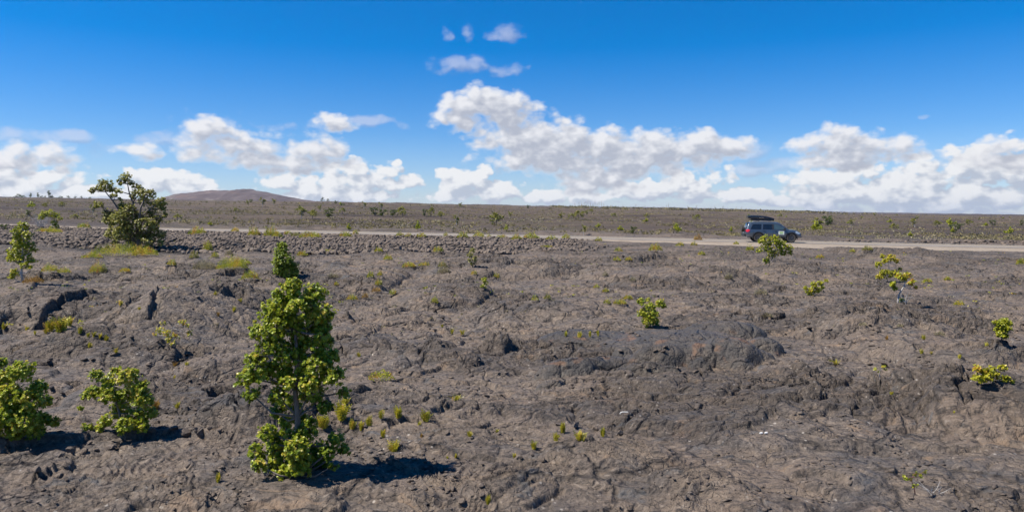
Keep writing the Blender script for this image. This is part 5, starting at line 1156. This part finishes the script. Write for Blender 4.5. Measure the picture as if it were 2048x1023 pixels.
# lamps
mb = MB()
tl = [(-2.56,.98),(-2.52,1.18),(-2.36,1.24),(-2.20,1.16),(-2.26,1.02),(-2.42,.94)]
for sg in (-1, 1):
    pl = side_panel('tail_light', tl, M_RED, car, .014, both=False, th=.03)
    if sg == 1: 
        for v in pl.data.vertices: v.co.y *= -1
    mb = MB(); mb.box((-2.575, sg*.80, 1.08), (.05, .16, .26)); mb.build('lens', M_RED, pl, bevel=.02)
hl = [(2.10,.92),(2.04,1.02),(2.16,1.10),(2.42,.98),(2.50,.84),(2.36,.82)]
for sg in (-1, 1):
    pl = side_panel('headlight', hl, M_HEAD, car, .012, both=False, th=.03)
    if sg == 1:
        for v in pl.data.vertices: v.co.y *= -1
    mb = MB(); mb.box((2.50, sg*.66, .93), (.14, .22, .14)); mb.build('lens', M_HEAD, pl, bevel=.03)
# seams, handles, mirrors, rails
mb = MB()
for xx_ in (-1.06, -.02, 1.16):
    for sg in (-1, 1):
        zz_ = np.linspace(.58, 1.20, 7); mb.tube([(xx_-(0 if z > .9 else (.9-z)*(.5 if xx_ < -1 else 0)*-1), sg*(side_y(xx_, z)*-1+.002), z) for z in zz_], [.007]*7, 4)
mb.build('door_seams', M_BLK, car)
for sg in (-1, 1):
    for xx_ in (-.86, .20):
        mb = MB(); mb.box((xx_, sg*(-side_y(xx_, 1.06)+.022), 1.07), (.22, .035, .045)); mb.build('door_handle', M_BLK, car, bevel=.01)
    mb = MB(); mb.box((1.02, sg*1.10, 1.30), (.14, .20, .22)); mb.box((1.05, sg*.99, 1.24), (.08, .12, .05)); mb.build('side_mirror', M_BLK, car, bevel=.03)
    mb = MB(); y_ = sg*.68; mb.tube([(-1.95,y_,1.93),(-1.85,y_,2.00),(-.8,y_,2.03),(.20,y_,2.00),(.32,y_,1.93)], [.02]*5, 6); [mb.tube([(x_,y_,1.90),(x_,y_,2.01)], [.018,.018], 5) for x_ in (-1.5,-.5)]; mb.build('roof_rail', M_CHR, car)
for xx_ in (-1.35, -.25):
    mb = MB(); mb.box((xx_, 0, 2.045), (.08, 1.42, .04)); mb.build('cross_bar', M_BLK, car, bevel=.01)
mb = MB(); mb.box((-2.42, 0, 1.86), (.30, 1.30, .04)); mb.build('rear_spoiler', M_PAINT, car, bevel=.015)
# rear carrier with spare wheel cover seen at the back
mb = MB(); mb.tube([(-2.62,.0,1.30),(-2.86,.0,1.30)], [.37,.36], 26); mb.build('spare_wheel', M_TYRE, car, bevel=.02)
mb = MB(); mb.tube([(-2.50,.0,1.30),(-2.64,.0,1.30)], [.06,.06], 8); mb.build('spare_wheel_bracket', M_BLK, car)
# roof box: tilted wedge, tall open end at the back, pointed nose in front
box = empty('roof_box', (-.52, -.05, 2.085)); box.parent = car
def boxshape(z0f, z1f, x0, x1, m, nm, wf=.44):
    mb = MB(); st = []; N2 = 18
    for i in range(N2+1):
        x = x0+(x1-x0)*i/N2; t = i/N2; w = wf*(1-.45*max(0, (t-.55)/.45)**2); a = z0f(x); c = z1f(x); h = max(.01, c-a)
        st.append([(x,-w*.92,a),(x,-w,a+h*.3),(x,-w*.97,a+h*.75),(x,-w*.8,c-h*.03),(x,0,c),(x,w*.8,c-h*.03),(x,w*.97,a+h*.75),(x,w,a+h*.3),(x,w*.92,a)])
    V = [q for s in st for q in s]; F = []; k = 9
    for i in range(N2):
        for j in range(k): F.append((i*k+j, i*k+(j+1) % k, (i+1)*k+(j+1) % k, (i+1)*k+j))
    F.append(tuple(range(k))); F.append(tuple(N2*k+j for j in range(k))[::-1]); mb.add(V, F); return mb.build(nm, m, box, smooth=False)
boxshape(lambda x: 0.0, lambda x: .17, -1.50, .72, M_BOX, 'base', .42)
boxshape(lambda x: .175, lambda x: float(np.interp(x, [-1.78,-1.3,-.6,0,.45,.80], [.47,.50,.48,.41,.30,.19])), -1.78, .80, M_BOX, 'lid', .46)
mb = MB(); mb.tube([(-.75,-.472,.26),(-.5,-.476,.285),(-.30,-.472,.255)], [.016]*3, 5); mb.build('emblem', M_CHR, box)
# door sign
sg_ = side_panel('door_sign', [(.48,.76),(.48,1.08),(.99,1.08),(.99,.76)], M_WHITE, car, .010, both=False)
sb = side_panel('sign_band', [(.54,.90),(.54,1.03),(.93,1.03),(.93,.90)], simple('sign_yellow_green', (.42,.55,.12), .6), sg_, .014, both=False)
for i, (a, c) in enumerate([(.56,.62),(.64,.70),(.72,.78),(.80,.84),(.86,.91)]):
    side_panel('sign_lettering', [(a,.935),(a,.995),(c,.995),(c,.935)], M_SG, sg_, .018, both=False, sub=2)
side_panel('sign_line', [(.56,.80),(.56,.845),(.91,.845),(.91,.80)], M_SG, sg_, .014, both=False)
# ------------------------------------------------------------------ air: faint even haze over the whole place
mb = MB(); mb.box((0, 0, 25.0), (18600, 18600, 130.0)); hz_ = mb.build('haze', bpy.data.materials.new('haze_air')); tag(hz_, kind='stuff')
hm = hz_.data.materials[0]; hm.use_nodes = True; hm.node_tree.nodes.clear(); hb_ = NB(hm.node_tree)
ho = hb_.n('ShaderNodeOutputMaterial'); pv = hb_.n('ShaderNodeVolumePrincipled'); pv.inputs['Color'].default_value = (.80,.88,1,1); pv.inputs['Density'].default_value = 0.00006; pv.inputs['Anisotropy'].default_value = .2
hm.node_tree.links.new(pv.outputs[0], ho.inputs['Volume'])
